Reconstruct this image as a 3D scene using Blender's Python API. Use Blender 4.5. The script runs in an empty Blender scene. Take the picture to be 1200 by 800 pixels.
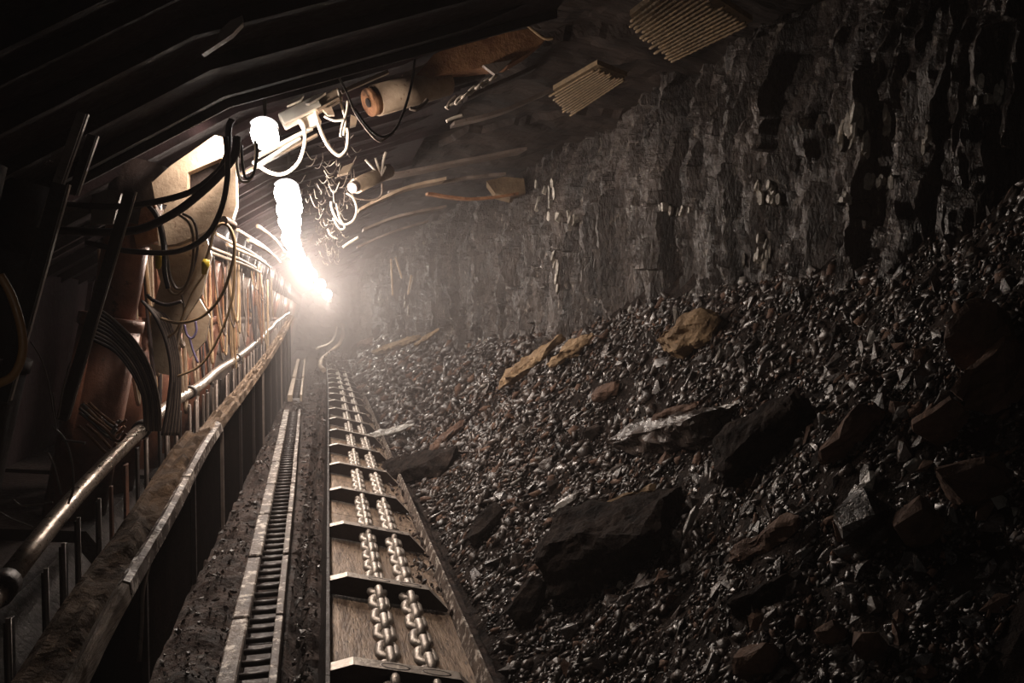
import bpy, bmesh, math, random
import numpy as np
from mathutils import Vector, Matrix, Euler, noise as mnoise
from math import sin, cos, pi, radians as R

S = bpy.context.scene
C = S.collection
random.seed(7)
rng = np.random.default_rng(7)

# ------------------------------------------------------------------ camera
CAMZ = 1.5
F = 933.0
YAW, PITCH = 12.967862717906899, 2.1483519782952882
cam = bpy.data.objects.new('camera', bpy.data.cameras.new('camera'))
C.objects.link(cam)
cam.location = (0, 0, CAMZ)
cam.rotation_euler = (R(90 - PITCH), 0, R(-YAW))
cam.data.sensor_width = 36
cam.data.lens = F / 1200 * 36
cam.data.clip_start = 0.02
S.camera = cam
a_, p_ = R(YAW), R(PITCH)
CF = Vector((sin(a_) * cos(p_), cos(a_) * cos(p_), -sin(p_)))
CR = Vector((cos(a_), -sin(a_), 0))
CU = CR.cross(CF)
def ray(px, py): return CF + CR * ((px - 600) / F) + CU * ((400 - py) / F)
O_ = Vector((0, 0, CAMZ))
def PY(px, py, Y): v = ray(px, py); return O_ + v * (Y / v.y)
def PX(px, py, X): v = ray(px, py); return O_ + v * (X / v.x)
def PZ(px, py, z): v = ray(px, py); return O_ + v * ((z - CAMZ) / v.z)

# ------------------------------------------------------------------ world, haze, colour
W = bpy.data.worlds.new('world'); S.world = W; W.use_nodes = True
W.node_tree.nodes['Background'].inputs[0].default_value = (0.0, 0.0, 0.0, 1)
W.node_tree.nodes['Background'].inputs[1].default_value = 0.0
S.view_settings.view_transform = 'Standard'
S.view_settings.look = 'None'
S.view_settings.gamma = 1.0
S.view_settings.use_curve_mapping = False
S.view_settings.exposure = 0.32
HAZE = 0.005
HAZE_FAR = 0.035
HAZE_COL = (1.0, 0.90, 0.88, 1)
LAMP_COL = (1.0, 0.83, 0.70)
CAM_FILL_W = 5.0
# lamp: Y, X, z, watts
LAMPS = [(4.72, -.34, 2.49, 75), (6.45, -.29, 2.36, 80), (7.6, -.34, 2.38, 80), (9.0, -.40, 2.43, 80),
         (10.6, -.45, 2.40, 85), (12.6, -.46, 2.36, 90), (15.0, -.42, 2.34, 95), (18.0, -.36, 2.30, 100),
         (21.5, -.20, 2.20, 110), (25.0, -.04, 2.02, 110)]

# ------------------------------------------------------------------ noise in numpy
def _h(ix, iy, iz, seed):
    n = (ix.astype(np.int64) * 374761393 + iy.astype(np.int64) * 668265263 + iz.astype(np.int64) * 2147483647 * 3 + seed * 974711) & 0xffffffff
    n = ((n ^ (n >> 13)) * 1274126177) & 0xffffffff
    n = ((n ^ (n >> 16)) * 2246822519) & 0xffffffff
    n = n ^ (n >> 15)
    return (n & 0xffffff) / float(0xffffff)
def hsh(x, y=0, seed=0):
    x = np.floor(np.asarray(x, float)); y = np.floor(np.asarray(y, float)) + 0 * x
    return _h(x, y, x * 0, seed)
def vn(x, y, seed=0):
    x = np.asarray(x, float); y = np.asarray(y, float) + 0 * x
    ix, iy = np.floor(x), np.floor(y); fx, fy = x - ix, y - iy
    fx = fx * fx * (3 - 2 * fx); fy = fy * fy * (3 - 2 * fy)
    z = ix * 0
    a = _h(ix, iy, z, seed); b = _h(ix + 1, iy, z, seed); c = _h(ix, iy + 1, z, seed); d = _h(ix + 1, iy + 1, z, seed)
    return (a * (1 - fx) + b * fx) * (1 - fy) + (c * (1 - fx) + d * fx) * fy - .5
def fbm(x, y, seed=0, o=4):
    s = 0; a = 1
    for i in range(o):
        s = s + a * vn(np.asarray(x) * 2 ** i + 17 * i, np.asarray(y) * 2 ** i - 9 * i, seed + i); a *= .5
    return s

# ------------------------------------------------------------------ materials
def mat(name, c1, c2=None, rough=.6, metal=0., nscale=6., bump=.3, bscale=30., c3=None, stretch=(1, 1, 1), rvar=.15, spec=.5, dist=.02, spot=.62):
    m = bpy.data.materials.new(name); m.use_nodes = True
    nt = m.node_tree; N = nt.nodes; L = nt.links
    b = N['Principled BSDF']
    geo = N.new('ShaderNodeNewGeometry')
    mp = N.new('ShaderNodeMapping'); mp.inputs['Scale'].default_value = stretch
    L.new(geo.outputs['Position'], mp.inputs['Vector'])
    no = N.new('ShaderNodeTexNoise'); no.inputs['Scale'].default_value = nscale; no.inputs['Detail'].default_value = 6; no.inputs['Roughness'].default_value = .65
    L.new(mp.outputs[0], no.inputs['Vector'])
    cr = N.new('ShaderNodeValToRGB')
    cr.color_ramp.elements[0].position = .35; cr.color_ramp.elements[0].color = (*c1, 1)
    cr.color_ramp.elements[1].position = .65; cr.color_ramp.elements[1].color = (*(c2 or c1), 1)
    L.new(no.outputs['Fac'], cr.inputs[0])
    col = cr.outputs[0]
    if c3:
        n3 = N.new('ShaderNodeTexNoise'); n3.inputs['Scale'].default_value = nscale * 3.3; n3.inputs['Detail'].default_value = 5; n3.inputs['Roughness'].default_value = .7
        L.new(mp.outputs[0], n3.inputs['Vector'])
        r3 = N.new('ShaderNodeValToRGB'); r3.color_ramp.elements[0].position = spot; r3.color_ramp.elements[1].position = spot + .07
        L.new(n3.outputs['Fac'], r3.inputs[0])
        mx = N.new('ShaderNodeMix'); mx.data_type = 'RGBA'
        L.new(r3.outputs[0], mx.inputs[0]); L.new(col, mx.inputs[6]); mx.inputs[7].default_value = (*c3, 1)
        col = mx.outputs[2]
    L.new(col, b.inputs['Base Color'])
    b.inputs['Metallic'].default_value = metal
    b.inputs['Specular IOR Level'].default_value = spec
    mr = N.new('ShaderNodeMapRange'); mr.inputs['From Min'].default_value = .3; mr.inputs['From Max'].default_value = .7
    mr.inputs['To Min'].default_value = max(.05, rough - rvar); mr.inputs['To Max'].default_value = min(1, rough + rvar)
    n2 = N.new('ShaderNodeTexNoise'); n2.inputs['Scale'].default_value = bscale; n2.inputs['Detail'].default_value = 5; n2.inputs['Roughness'].default_value = .65
    L.new(mp.outputs[0], n2.inputs['Vector'])
    L.new(n2.outputs['Fac'], mr.inputs['Value']); L.new(mr.outputs[0], b.inputs['Roughness'])
    if bump:
        bp = N.new('ShaderNodeBump'); bp.inputs['Strength'].default_value = bump; bp.inputs['Distance'].default_value = dist
        L.new(n2.outputs['Fac'], bp.inputs['Height']); L.new(bp.outputs[0], b.inputs['Normal'])
    return m

M = dict(
    coal=mat('coal_face', (.018, .014, .013), (.095, .074, .064), rough=.45, rvar=.3, bump=1.0, bscale=30, nscale=4, stretch=(1, 1, .38), c3=(.27, .23, .195), spot=.60, dist=.045, spec=.6),  # pale spots paint glints into the coal colour
    rubble=mat('coal_rubble', (.005, .004, .004), (.036, .026, .022), rough=.95, bump=1.0, bscale=45, nscale=9, spec=.08, dist=.02),
    lump=mat('coal_lump', (.006, .005, .005), (.085, .062, .052), rough=.37, rvar=.25, bump=.5, bscale=40, nscale=8, spec=.7, dist=.015),
    painted_glint=mat('painted_coal_glint', (.22, .20, .175), (.62, .57, .50), rough=.35, bump=.5, bscale=60, nscale=25, spec=.8),  # pale colour stands in for glints on the coal wall
    shale=mat('brown_shale', (.065, .036, .026), (.155, .092, .064), rough=.8, bump=.6, bscale=35, nscale=7, spec=.25),
    ochre=mat('ochre_shale', (.15, .095, .052), (.29, .20, .115), rough=.8, bump=.6, bscale=30, nscale=6, spec=.25, c3=(.06, .045, .035)),
    pale=mat('pale_slate', (.12, .11, .10), (.33, .31, .28), rough=.35, bump=.4, bscale=30, nscale=12, spec=.6),
    roof=mat('roof_rock', (.008, .006, .0055), (.040, .028, .023), rough=.85, bump=1.0, bscale=9, nscale=2.2, stretch=(.35, 1.3, 1), dist=.06, spec=.15),
    floor=mat('dusty_floor', (.012, .008, .007), (.070, .045, .036), rough=.8, bump=1.0, bscale=28, nscale=7, spec=.3, dist=.03),
    steel=mat('dusty_steel', (.13, .10, .085), (.25, .20, .17), rough=.5, metal=.35, bump=.25, bscale=40, nscale=5, c3=(.09, .055, .04)),
    dark=mat('dark_steel', (.014, .010, .009), (.036, .024, .021), rough=.5, metal=.4, bump=.3, bscale=30, nscale=4),
    canopy=mat('shaded_canopy_steel', (.007, .004, .0045), (.020, .010, .011), rough=.9, spec=.15, bump=.4, bscale=20, nscale=3),  # near-black: shade under the canopies put into the colour
    worn=mat('worn_bright_steel', (.30, .26, .23), (.55, .49, .43), rough=.45, metal=.6, bump=.3, bscale=50, nscale=10, c3=(.14, .10, .08)),
    pan=mat('scuffed_pan_steel', (.10, .062, .040), (.34, .25, .18), rough=.55, metal=.3, bump=.4, bscale=30, nscale=7, stretch=(3, .5, 1), c3=(.055, .033, .022), spot=.56),
    shaded_leg=mat('shaded_leg_steel', (.007, .004, .004), (.020, .010, .008), rough=.8, spec=.2, metal=.0, bump=.2, bscale=30, nscale=4),  # darkened leg steel, shade on the near legs painted into the colour
    blk=mat('near_black_plate', (.0025, .0018, .0016), (.008, .005, .0045), rough=1, spec=.0, bump=.6, bscale=20, nscale=5),  # one near-black matt colour for the spill plates
    rust=mat('rusty_steel', (.16, .062, .027), (.36, .18, .085), rough=.7, metal=.2, bump=.5, bscale=40, nscale=9, c3=(.06, .035, .025)),
    tan=mat('tan_painted_steel', (.28, .20, .14), (.46, .36, .26), rough=.55, metal=.1, bump=.2, bscale=40, nscale=6, c3=(.17, .10, .06)),
    red=mat('red_brown_leg', (.13, .050, .030), (.25, .105, .060), rough=.5, metal=.2, bump=.2, bscale=30, nscale=4, c3=(.07, .03, .02)),
    paint=mat('chipped_white_paint', (.045, .030, .024), (.12, .085, .065), rough=.6, metal=.1, bump=.4, bscale=40, nscale=5, c3=(.60, .54, .48), spot=.53),
    wood=mat('splintered_timber', (.12, .078, .05), (.26, .185, .125), rough=.8, bump=.8, bscale=30, nscale=7, stretch=(4, .5, 4), spec=.3, dist=.02),
    plank=mat('muddy_belt', (.050, .030, .018), (.135, .085, .050), rough=.9, bump=1.0, bscale=38, nscale=9, dist=.03, spec=.12),
    pipe=mat('polished_handrail_pipe', (.26, .21, .17), (.42, .35, .29), rough=.34, metal=.65, bump=.15, bscale=40, nscale=9, c3=(.13, .09, .07)),
    hose=mat('black_rubber_hose', (.018, .013, .014), (.04, .028, .028), rough=.5, bump=.1, bscale=60, nscale=8),
    tanhose=mat('tan_dusty_hose', (.26, .17, .09), (.40, .28, .16), rough=.55, bump=.1, bscale=60, nscale=8),
    greyhose=mat('grey_dusty_hose', (.10, .075, .06), (.20, .155, .125), rough=.6, bump=.1, bscale=60, nscale=8),
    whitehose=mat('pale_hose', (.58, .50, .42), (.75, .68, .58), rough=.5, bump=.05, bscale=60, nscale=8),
    orangehose=mat('orange_brown_hose', (.30, .15, .06), (.42, .22, .09), rough=.45, bump=.1, bscale=60, nscale=8),
    bluehose=mat('lilac_hose', (.20, .17, .33), (.28, .24, .42), rough=.5, bump=.1, bscale=60, nscale=8),
    yellow=mat('yellow_tag', (.62, .44, .03), (.8, .58, .06), rough=.5, bump=.1),
    mesh=mat('tan_roof_mat', (.15, .10, .05), (.27, .18, .09), rough=.7, bump=.7, bscale=60, nscale=14, c3=(.09, .05, .03)),
)
def emis(name, col, s):
    m = bpy.data.materials.new(name); m.use_nodes = True
    b = m.node_tree.nodes['Principled BSDF']
    b.inputs['Base Color'].default_value = (.8, .8, .8, 1)
    b.inputs['Emission Color'].default_value = (*col, 1); b.inputs['Emission Strength'].default_value = s
    return m
M['glow'] = emis('lit_lamp_glass', (1.0, .95, .90), 14.0)

# ------------------------------------------------------------------ mesh building
def frame_of(d, up=Vector((0, 0, 1))):
    d = d.normalized()
    if abs(d.dot(up)) > .98: up = Vector((1, 0, 0))
    x = d.cross(up).normalized(); y = x.cross(d)
    return x, y, d
class MB:
    def __init__(s): s.v = []; s.f = []; s.m = []; s.sm = []
    def add(s, vs, fs, mi=0, smooth=False):
        o = len(s.v); s.v += [tuple(v) for v in vs]
        for f in fs: s.f.append([i + o for i in f]); s.m.append(mi); s.sm.append(smooth)
    def box(s, c, size, rot=None, mi=0, bev=.0):
        c = Vector(c); hx, hy, hz = size[0] / 2, size[1] / 2, size[2] / 2
        r = rot or Matrix.Identity(3)
        b = bev or min(hx, hy, hz) * .18
        # chamfered box: 24 vertices
        vs = []; idx = {}
        for sx in (-1, 1):
            for sy in (-1, 1):
                for sz in (-1, 1):
                    for ax in range(3):
                        p = [sx * (hx - b), sy * (hy - b), sz * (hz - b)]
                        p[ax] = (sx * hx, sy * hy, sz * hz)[ax]
                        idx[(sx, sy, sz, ax)] = len(vs); vs.append(c + r @ Vector(p))
        fs = []
        q = [(-1, -1), (1, -1), (1, 1), (-1, 1)]
        for ax in range(3):
            u, w = (ax + 1) % 3, (ax + 2) % 3
            for sg in (-1, 1):
                f = []
                for (a, b2) in q:
                    k = [0, 0, 0]; k[ax] = sg; k[u] = a; k[w] = b2
                    f.append(idx[(*k, ax)])
                fs.append(f if sg > 0 else f[::-1])
        for ax in range(3):      # edges along axis ax
            u, w = (ax + 1) % 3, (ax + 2) % 3
            for a in (-1, 1):
                for b2 in (-1, 1):
                    k0 = [0, 0, 0]; k1 = [0, 0, 0]
                    k0[ax] = -1; k1[ax] = 1; k0[u] = k1[u] = a; k0[w] = k1[w] = b2
                    f = [idx[(*k0, u)], idx[(*k1, u)], idx[(*k1, w)], idx[(*k0, w)]]
                    fs.append(f if a * b2 > 0 else f[::-1])
        for sx in (-1, 1):
            for sy in (-1, 1):
                for sz in (-1, 1):
                    f = [idx[(sx, sy, sz, 0)], idx[(sx, sy, sz, 1)], idx[(sx, sy, sz, 2)]]
                    fs.append(f if sx * sy * sz > 0 else f[::-1])
        s.add(vs, fs, mi)
    def bar(s, a, b, w, h, up=Vector((0, 0, 1)), mi=0):
        a, b = Vector(a), Vector(b)
        x, y, d = frame_of(b - a, up)
        r = Matrix((x, d, y)).transposed()
        s.box((a + b) / 2, (w, (b - a).length, h), r, mi)
    def tube(s, pts, rad, n=8, mi=0, closed=False, caps=True, smooth=True):
        pts = [Vector(p) for p in pts]; k = len(pts)
        rads = rad if isinstance(rad, (list, tuple)) else [rad] * k
        vs = []; fs = []
        px_ = None
        for i, p in enumerate(pts):
            if closed: d = pts[(i + 1) % k] - pts[i - 1]
            else: d = pts[min(i + 1, k - 1)] - pts[max(i - 1, 0)]
            if d.length < 1e-9: d = Vector((0, 1, 0))
            d.normalize()
            if px_ is None: x, y, _ = frame_of(d)
            else:
                x = px_ - d * px_.dot(d)
                if x.length < 1e-6: x, y, _ = frame_of(d)
                x.normalize(); y = d.cross(x) * -1
                y = x.cross(d)
            px_ = x
            for j in range(n):
                t = 2 * pi * j / n
                vs.append(p + (x * cos(t) + y * sin(t)) * rads[i])
        rng_ = k if closed else k - 1
        for i in range(rng_):
            for j in range(n):
                a = i * n + j; b = i * n + (j + 1) % n; i2 = ((i + 1) % k) * n
                fs.append([a, i2 + j, i2 + (j + 1) % n, b])
        s.add(vs, fs, mi, smooth)
        if caps and not closed:
            o = len(s.v) - len(vs)
            s.f.append([o + j for j in range(n)]); s.m.append(mi); s.sm.append(False)
            s.f.append([o + (k - 1) * n + j for j in range(n)][::-1]); s.m.append(mi); s.sm.append(False)
    def cyl(s, a, b, r, n=16, mi=0):
        s.tube([a, b], r, n, mi)
    def prism(s, pts, ext, mi=0):
        pts = [Vector(p) for p in pts]; e = Vector(ext); n = len(pts)
        vs = pts + [p + e for p in pts]
        fs = [list(range(n))[::-1], [n + i for i in range(n)]]
        fs += [[i, (i + 1) % n, n + (i + 1) % n, n + i] for i in range(n)]
        s.add(vs, fs, mi)
    def mesh(s, name, mats):
        me = bpy.data.meshes.new(name); me.from_pydata(s.v, [], s.f)
        for m in (mats if isinstance(mats, (list, tuple)) else [mats]): me.materials.append(m)
        me.polygons.foreach_set('material_index', s.m); me.polygons.foreach_set('use_smooth', s.sm)
        bm = bmesh.new(); bm.from_mesh(me); bmesh.ops.recalc_face_normals(bm, faces=bm.faces[:]); bm.to_mesh(me); bm.free()
        me.update(); return me
    def build(s, name, mats, parent=None, loc=None):
        me = s.mesh(name, mats); o = bpy.data.objects.new(name, me)
        if loc is not None:
            me.transform(Matrix.Translation(-Vector(loc))); o.location = loc
        C.objects.link(o)
        if parent: o.parent = parent
        return o
def link(o, parent=None, loc=None):
    C.objects.link(o)
    if parent: o.parent = parent
    if loc is not None: o.location = loc
    return o
def tag(o, label, cat, group=None, kind=None):
    if label: o['label'] = label
    if cat: o['category'] = cat
    if group: o['group'] = group
    if kind: o['kind'] = kind
    return o
def empty(name, loc=(0, 0, 0)):
    o = bpy.data.objects.new(name, None); C.objects.link(o); o.location = loc; o.empty_display_size = .1; return o
def copy_tree(o, parent=None, kids=None):
    c = o.copy(); C.objects.link(c)
    if parent: c.parent = parent
    for ch in list(o.children): copy_tree(ch, c)
    return c
def smooth_path(pts, n=7):
    pts = [Vector(p) for p in pts]
    if len(pts) < 3: return pts
    out = []
    P = [pts[0] * 2 - pts[1]] + pts + [pts[-1] * 2 - pts[-2]]
    for i in range(1, len(P) - 2):
        p0, p1, p2, p3 = P[i - 1:i + 3]
        for k in range(n):
            t = k / n
            out.append(.5 * ((2 * p1) + (p2 - p0) * t + (2 * p0 - 5 * p1 + 4 * p2 - p3) * t * t + (3 * p1 - p0 - 3 * p2 + p3) * t ** 3))
    out.append(pts[-1]); return out
def grid_mesh(name, X, Y, Z, mats, smooth=False, flip=False):
    nu, nv = X.shape
    me = bpy.data.meshes.new(name)
    co = np.stack([X, Y, Z], -1).reshape(-1, 3)
    i = np.arange(nu * nv).reshape(nu, nv)
    q = np.stack([i[:-1, :-1], i[1:, :-1], i[1:, 1:], i[:-1, 1:]], -1).reshape(-1, 4)
    if flip: q = q[:, ::-1]
    me.vertices.add(len(co)); me.vertices.foreach_set('co', co.ravel())
    me.loops.add(q.size); me.loops.foreach_set('vertex_index', q.ravel().astype(np.int32))
    me.polygons.add(len(q)); me.polygons.foreach_set('loop_start', np.arange(0, q.size, 4, dtype=np.int32))
    me.update(calc_edges=True)
    me.polygons.foreach_set('use_smooth', [smooth] * len(q))
    for m in (mats if isinstance(mats, (list, tuple)) else [mats]): me.materials.append(m)
    me.validate(); return me

# ================================================================== SETTING
def wallX(Y): return np.interp(Y, [0, 4, 10, 16, 24, 32], [2.6, 2.5, 2.35, 1.95, 1.25, .95])
def ztop(Y): return np.interp(Y, [0, 2.4, 3.4, 7, 12, 24, 32], [1.9, 1.85, 1.72, 1.3, 1.0, .55, .5])
def ceil_z(X, Y):
    X_ = np.asarray(X, float)
    zn = np.where(X_ > -.5, 2.90 + .34 * (X_ + .5), 2.90 + .6 * (X_ + .5))
    cap = 3.33 + .05 * np.sin(np.asarray(Y)) - .10 * np.maximum(0, np.asarray(X) - 1.6)
    zn = np.where(zn > cap, cap, zn)
    return zn - .02 * np.maximum(0, np.asarray(Y) - 14)
FLOOR_END = 34.0
# coal face
def ys_space(y0, y1, k, mn):
    o = [y0]
    while o[-1] < y1: o.append(o[-1] + max(mn, k * o[-1]))
    return np.array(o)
ys = ys_space(.8, FLOOR_END, .0062, .016); zs = np.linspace(-.1, 3.5, 300)
Yg, Zg = np.meshgrid(ys, zs, indexing='ij')
def coal_disp(Y, Z):
    w = Y + .04 * vn(Y * 1.2, Z * .5, 3) + .012 * vn(Y * 9, Z * 5, 4)
    def cells(wd, ht, seed):
        c = np.floor(w / wd); r = np.floor(Z / ht + hsh(c, 0, seed) * 5 + .4 * vn(w * 2, Z * 0, seed + 9))
        fr = w / wd - c - .5
        h = hsh(c, r, seed + 1); t = hsh(c, r, seed + 2) - .5
        return h, t * fr
    h1, t1 = cells(.045, .55, 11); h2, t2 = cells(.19, 1.15, 21); h3, t3 = cells(.7, 2.2, 31)
    d = .045 * h1 ** 2 + .12 * t1 + .07 * fbm(w * 15, Z * 2.6, 43, 4) + .13 * h2 ** 1.5 + .20 * t2 + .16 * h3 + .22 * t3
    d = d + .07 * fbm(Y * 10, Z * 6, 41, 5) + .24 * fbm(Y * .6, Z * .45, 51, 2)
    d = d - .25 * np.clip((Z - 2.5), 0, 1) 
    return d
Xg = wallX(Yg) + .15 - coal_disp(Yg, Zg)
o = link(bpy.data.objects.new('wall_right', grid_mesh('wall_right', Xg, Yg, Zg, M['coal'])))
tag(o, 'jagged black coal face with upright cleats along the right', None, kind='structure')
# roof rock
xs = np.linspace(-2.8, 3.0, 120); yy = ys_space(.2, FLOOR_END, .012, .05)
Yc, Xc = np.meshgrid(yy, xs, indexing='ij')
step = np.floor((Xc * .5 + Yc * .25 + .5 * fbm(Xc * .7, Yc * .4, 61)) * 3) / 3
Zc = ceil_z(Xc, Yc) + .10 * hsh(step * 3, 0, 71) + .12 * fbm(Xc * 1.2, Yc * .8, 73) + .03 * fbm(Xc * 6, Yc * 6, 77)
o = link(bpy.data.objects.new('ceiling', grid_mesh('ceiling', Xc, Yc, Zc, M['roof'], flip=True)))
tag(o, 'rough bedded rock roof over the mine gallery', None, kind='structure')
# floor
xs = np.linspace(-3.4, 1.6, 200); yy = ys_space(.4, FLOOR_END, .010, .03)
Yf, Xf = np.meshgrid(yy, xs, indexing='ij')
Zf = -.06 + .05 * fbm(Xf * 2, Yf * 2, 81) + .035 * fbm(Xf * 9, Yf * 9, 83)
Zf += .10 * np.exp(-((Xf + .60) / .13) ** 2) * (1 + fbm(Xf * 3, Yf * 3, 85)) + .09 * np.exp(-((Xf + .10) / .05) ** 2) * (.8 + fbm(Xf * 4, Yf * 6, 87))
Zf += -.09 * np.exp(-((Xf + .165) / .022) ** 2)
Zf += -.45 * np.clip(Xf - .1, 0, 1) - .1 * (Xf > -.0)
o = link(bpy.data.objects.new('floor', grid_mesh('floor', Xf, Yf, Zf, M['floor'])))
tag(o, 'brown dusty ground strewn with fine coal dirt', None, kind='structure')
# left goaf wall behind the supports
zs = np.linspace(-.1, 2.6, 50); yy = ys_space(.2, FLOOR_END, .03, .08)
Yl, Zl = np.meshgrid(yy, zs, indexing='ij')
Xl = -2.75 + .25 * Zl + .12 * fbm(Yl * 2, Zl * 2, 91)
o = link(bpy.data.objects.new('wall_left', grid_mesh('wall_left', Xl, Yl, Zl, M['roof'], flip=True)))
tag(o, 'dark broken rock behind the roof supports', None, kind='structure')
# far end
xs = np.linspace(-3, 2.5, 50); zs = np.linspace(-.2, 3.6, 40)
Xe, Ze = np.meshgrid(xs, zs, indexing='ij')
o = link(bpy.data.objects.new('wall_back', grid_mesh('wall_back', Xe, FLOOR_END - .6 + .5 * fbm(Xe * 2, Ze * 2, 95) + 0 * Xe, Ze, M['coal'], flip=True)))
tag(o, 'hazy coal at the far end of the gallery', None, kind='structure')
# haze
mb = MB(); mb.box((0.1, 17.5, 1.6), (6.6, 37, 4.4))
hz = bpy.data.materials.new('coal_dust_haze'); hz.use_nodes = True
nt = hz.node_tree; nt.nodes.clear()
ou = nt.nodes.new('ShaderNodeOutputMaterial'); sc_ = nt.nodes.new('ShaderNodeVolumeScatter')
sc_.inputs['Color'].default_value = HAZE_COL; sc_.inputs['Density'].default_value = HAZE; sc_.inputs['Anisotropy'].default_value = .35
nt.links.new(sc_.outputs[0], ou.inputs['Volume'])
o = mb.build('dust_haze', hz); tag(o, 'thin brownish dust haze hanging in the gallery air', 'haze', kind='stuff')

mb = MB(); mb.box((0.1, 22.3, 1.6), (6.5, 27, 4.3))
h2 = hz.copy(); h2.name = 'thick_dust_haze'; h2.node_tree.nodes['Volume Scatter'].inputs['Density'].default_value = HAZE_FAR
o = mb.build('thick_dust_haze', h2); tag(o, 'thicker pale dust haze filling the far gallery around the lamps', 'haze', kind='stuff')

# ================================================================== RUBBLE
EDGE = .76
def rub_h(X, Y):
    X = np.asarray(X, float); Y = np.asarray(Y, float)
    e = EDGE + .02 * vn(Y * 2, 0 * Y, 100) - .35 * np.clip((Y - 13) / 10, 0, 1)
    t = np.clip((X - e) / (wallX(Y) - .1 - e), -.2, 1.2)
    z = -.20 + (ztop(Y) + .2) * np.where(t > 0, np.abs(t) ** 1.15, t * .5)
    z = z + (.32 * fbm(X * 1.1, Y * .9, 101, 2) + .13 * fbm(X * 4, Y * 3.4, 105, 3)) * np.clip(t * 5, 0, 1) * np.clip((1.25 - t) * 2, .4, 1)
    return z
yy = ys_space(.4, FLOOR_END, .009, .03); tt = np.linspace(0, 1, 130)
Yr, Tr = np.meshgrid(yy, tt, indexing='ij')
Xr = (EDGE - .36 * np.clip((Yr - 13) / 10, 0, 1)) + Tr * (wallX(Yr) + .35 - EDGE + .36 * np.clip((Yr - 13) / 10, 0, 1))
Zr = rub_h(Xr, Yr) + .04 * fbm(Xr * 14, Yr * 14, 111, 3)
o = link(bpy.data.objects.new('coal_rubble_slope', grid_mesh('coal_rubble_slope', Xr, Yr, Zr, M['rubble'])))
tag(o, 'steep bank of crushed black coal between conveyor and coal face', 'rubble', kind='stuff')

def rock_mesh(seed, n=26, sc=(1, .7, .5), p=3.0):
    r = random.Random(seed); bm = bmesh.new()
    for i in range(n):
        v = Vector((r.gauss(0, 1), r.gauss(0, 1), r.gauss(0, 1))).normalized()
        k = (abs(v.x) ** p + abs(v.y) ** p + abs(v.z) ** p) ** (-1 / p)
        v = v * k * r.uniform(.82 if n > 20 else .6, 1.0)
        bm.verts.new((v.x * sc[0], v.y * sc[1], v.z * sc[2]))
    g = bmesh.ops.convex_hull(bm, input=bm.verts[:])
    bmesh.ops.delete(bm, geom=[e for e in g['geom_interior'] if isinstance(e, bmesh.types.BMVert)], context='VERTS')
    bmesh.ops.dissolve_limit(bm, angle_limit=R(9), verts=bm.verts[:], edges=bm.edges[:])
    bmesh.ops.triangulate(bm, faces=bm.faces[:])
    vs = np.array([v.co[:] for v in bm.verts]); bm.verts.index_update()
    fs = np.array([[v.index for v in f.verts] for f in bm.faces])
    bm.free(); return vs, fs
protos = [rock_mesh(200 + i, 9 + i % 5, (1, .45 + .3 * random.random(), .25 + .3 * random.random())) for i in range(24)]

chunks = []   # Y, X, size, proto, euler
def slope_dir(X, Y):
    e = .06
    dzx = (rub_h(X + e, Y) - rub_h(X - e, Y)) / (2 * e); dzy = (rub_h(X, Y + e) - rub_h(X, Y - e)) / (2 * e)
    return float(dzx), float(dzy)
NCH = 60000
u = rng.random(NCH)
Ych = 1.6 * (24 / 1.6) ** (u ** 1.1)
tch = rng.random(NCH) ** .9
ech = EDGE - .36 * np.clip((Ych - 13) / 10, 0, 1)
Xch = ech + .03 + tch * (wallX(Ych) - .05 - ech)
szc = .008 + .020 * rng.random(NCH) ** 3.0 + .05 * rng.random(NCH) ** 14
szc = szc * (.55 + .16 * Ych)
near = Ych < 2.3
Zch = rub_h(Xch, Ych)
gx = (rub_h(Xch + .05, Ych) - rub_h(Xch - .05, Ych)) / .1
gy = (rub_h(Xch, Ych + .05) - rub_h(Xch, Ych - .05)) / .1
brown = rng.random(NCH)
# screen size for choosing the individuals
scr = szc / np.sqrt(Xch ** 2 + Ych ** 2 + (Zch - CAMZ) ** 2)
fwd = Xch * CF.x + Ych * CF.y + (Zch - CAMZ) * CF.z
sxp = 600 + F * (Xch * CR.x + Ych * CR.y) / fwd
syp = 400 - F * (Xch * CU.x + Ych * CU.y + (Zch - CAMZ) * CU.z) / fwd
vis = (sxp > 5) & (sxp < 1195) & (syp > 0) & (syp < 795) & (fwd > .5)
order = np.argsort(-(scr * vis))
ind = set(order[:300].tolist())
def rotm(i):
    n = Vector((-gx[i], -gy[i], 1)).normalized()
    sd = Vector((1, .15, gx[i])).normalized()
    q = sd.cross(n).normalized(); m = Matrix((sd, -q, n)).transposed()
    r = Euler((rng.normal() * .6, rng.normal() * .35, rng.normal() * .5)).to_matrix()
    return m @ r
V = []; Fc = []; MI = []; off = 0
pm = {}
def proto_me(k, mname):
    if (k, mname) not in pm:
        me = bpy.data.meshes.new('rock'); v, f = protos[k]; me.from_pydata(v.tolist(), [], f.tolist()); me.materials.append(M[mname]); me.update()
        pm[(k, mname)] = me
    return pm[(k, mname)]
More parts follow.
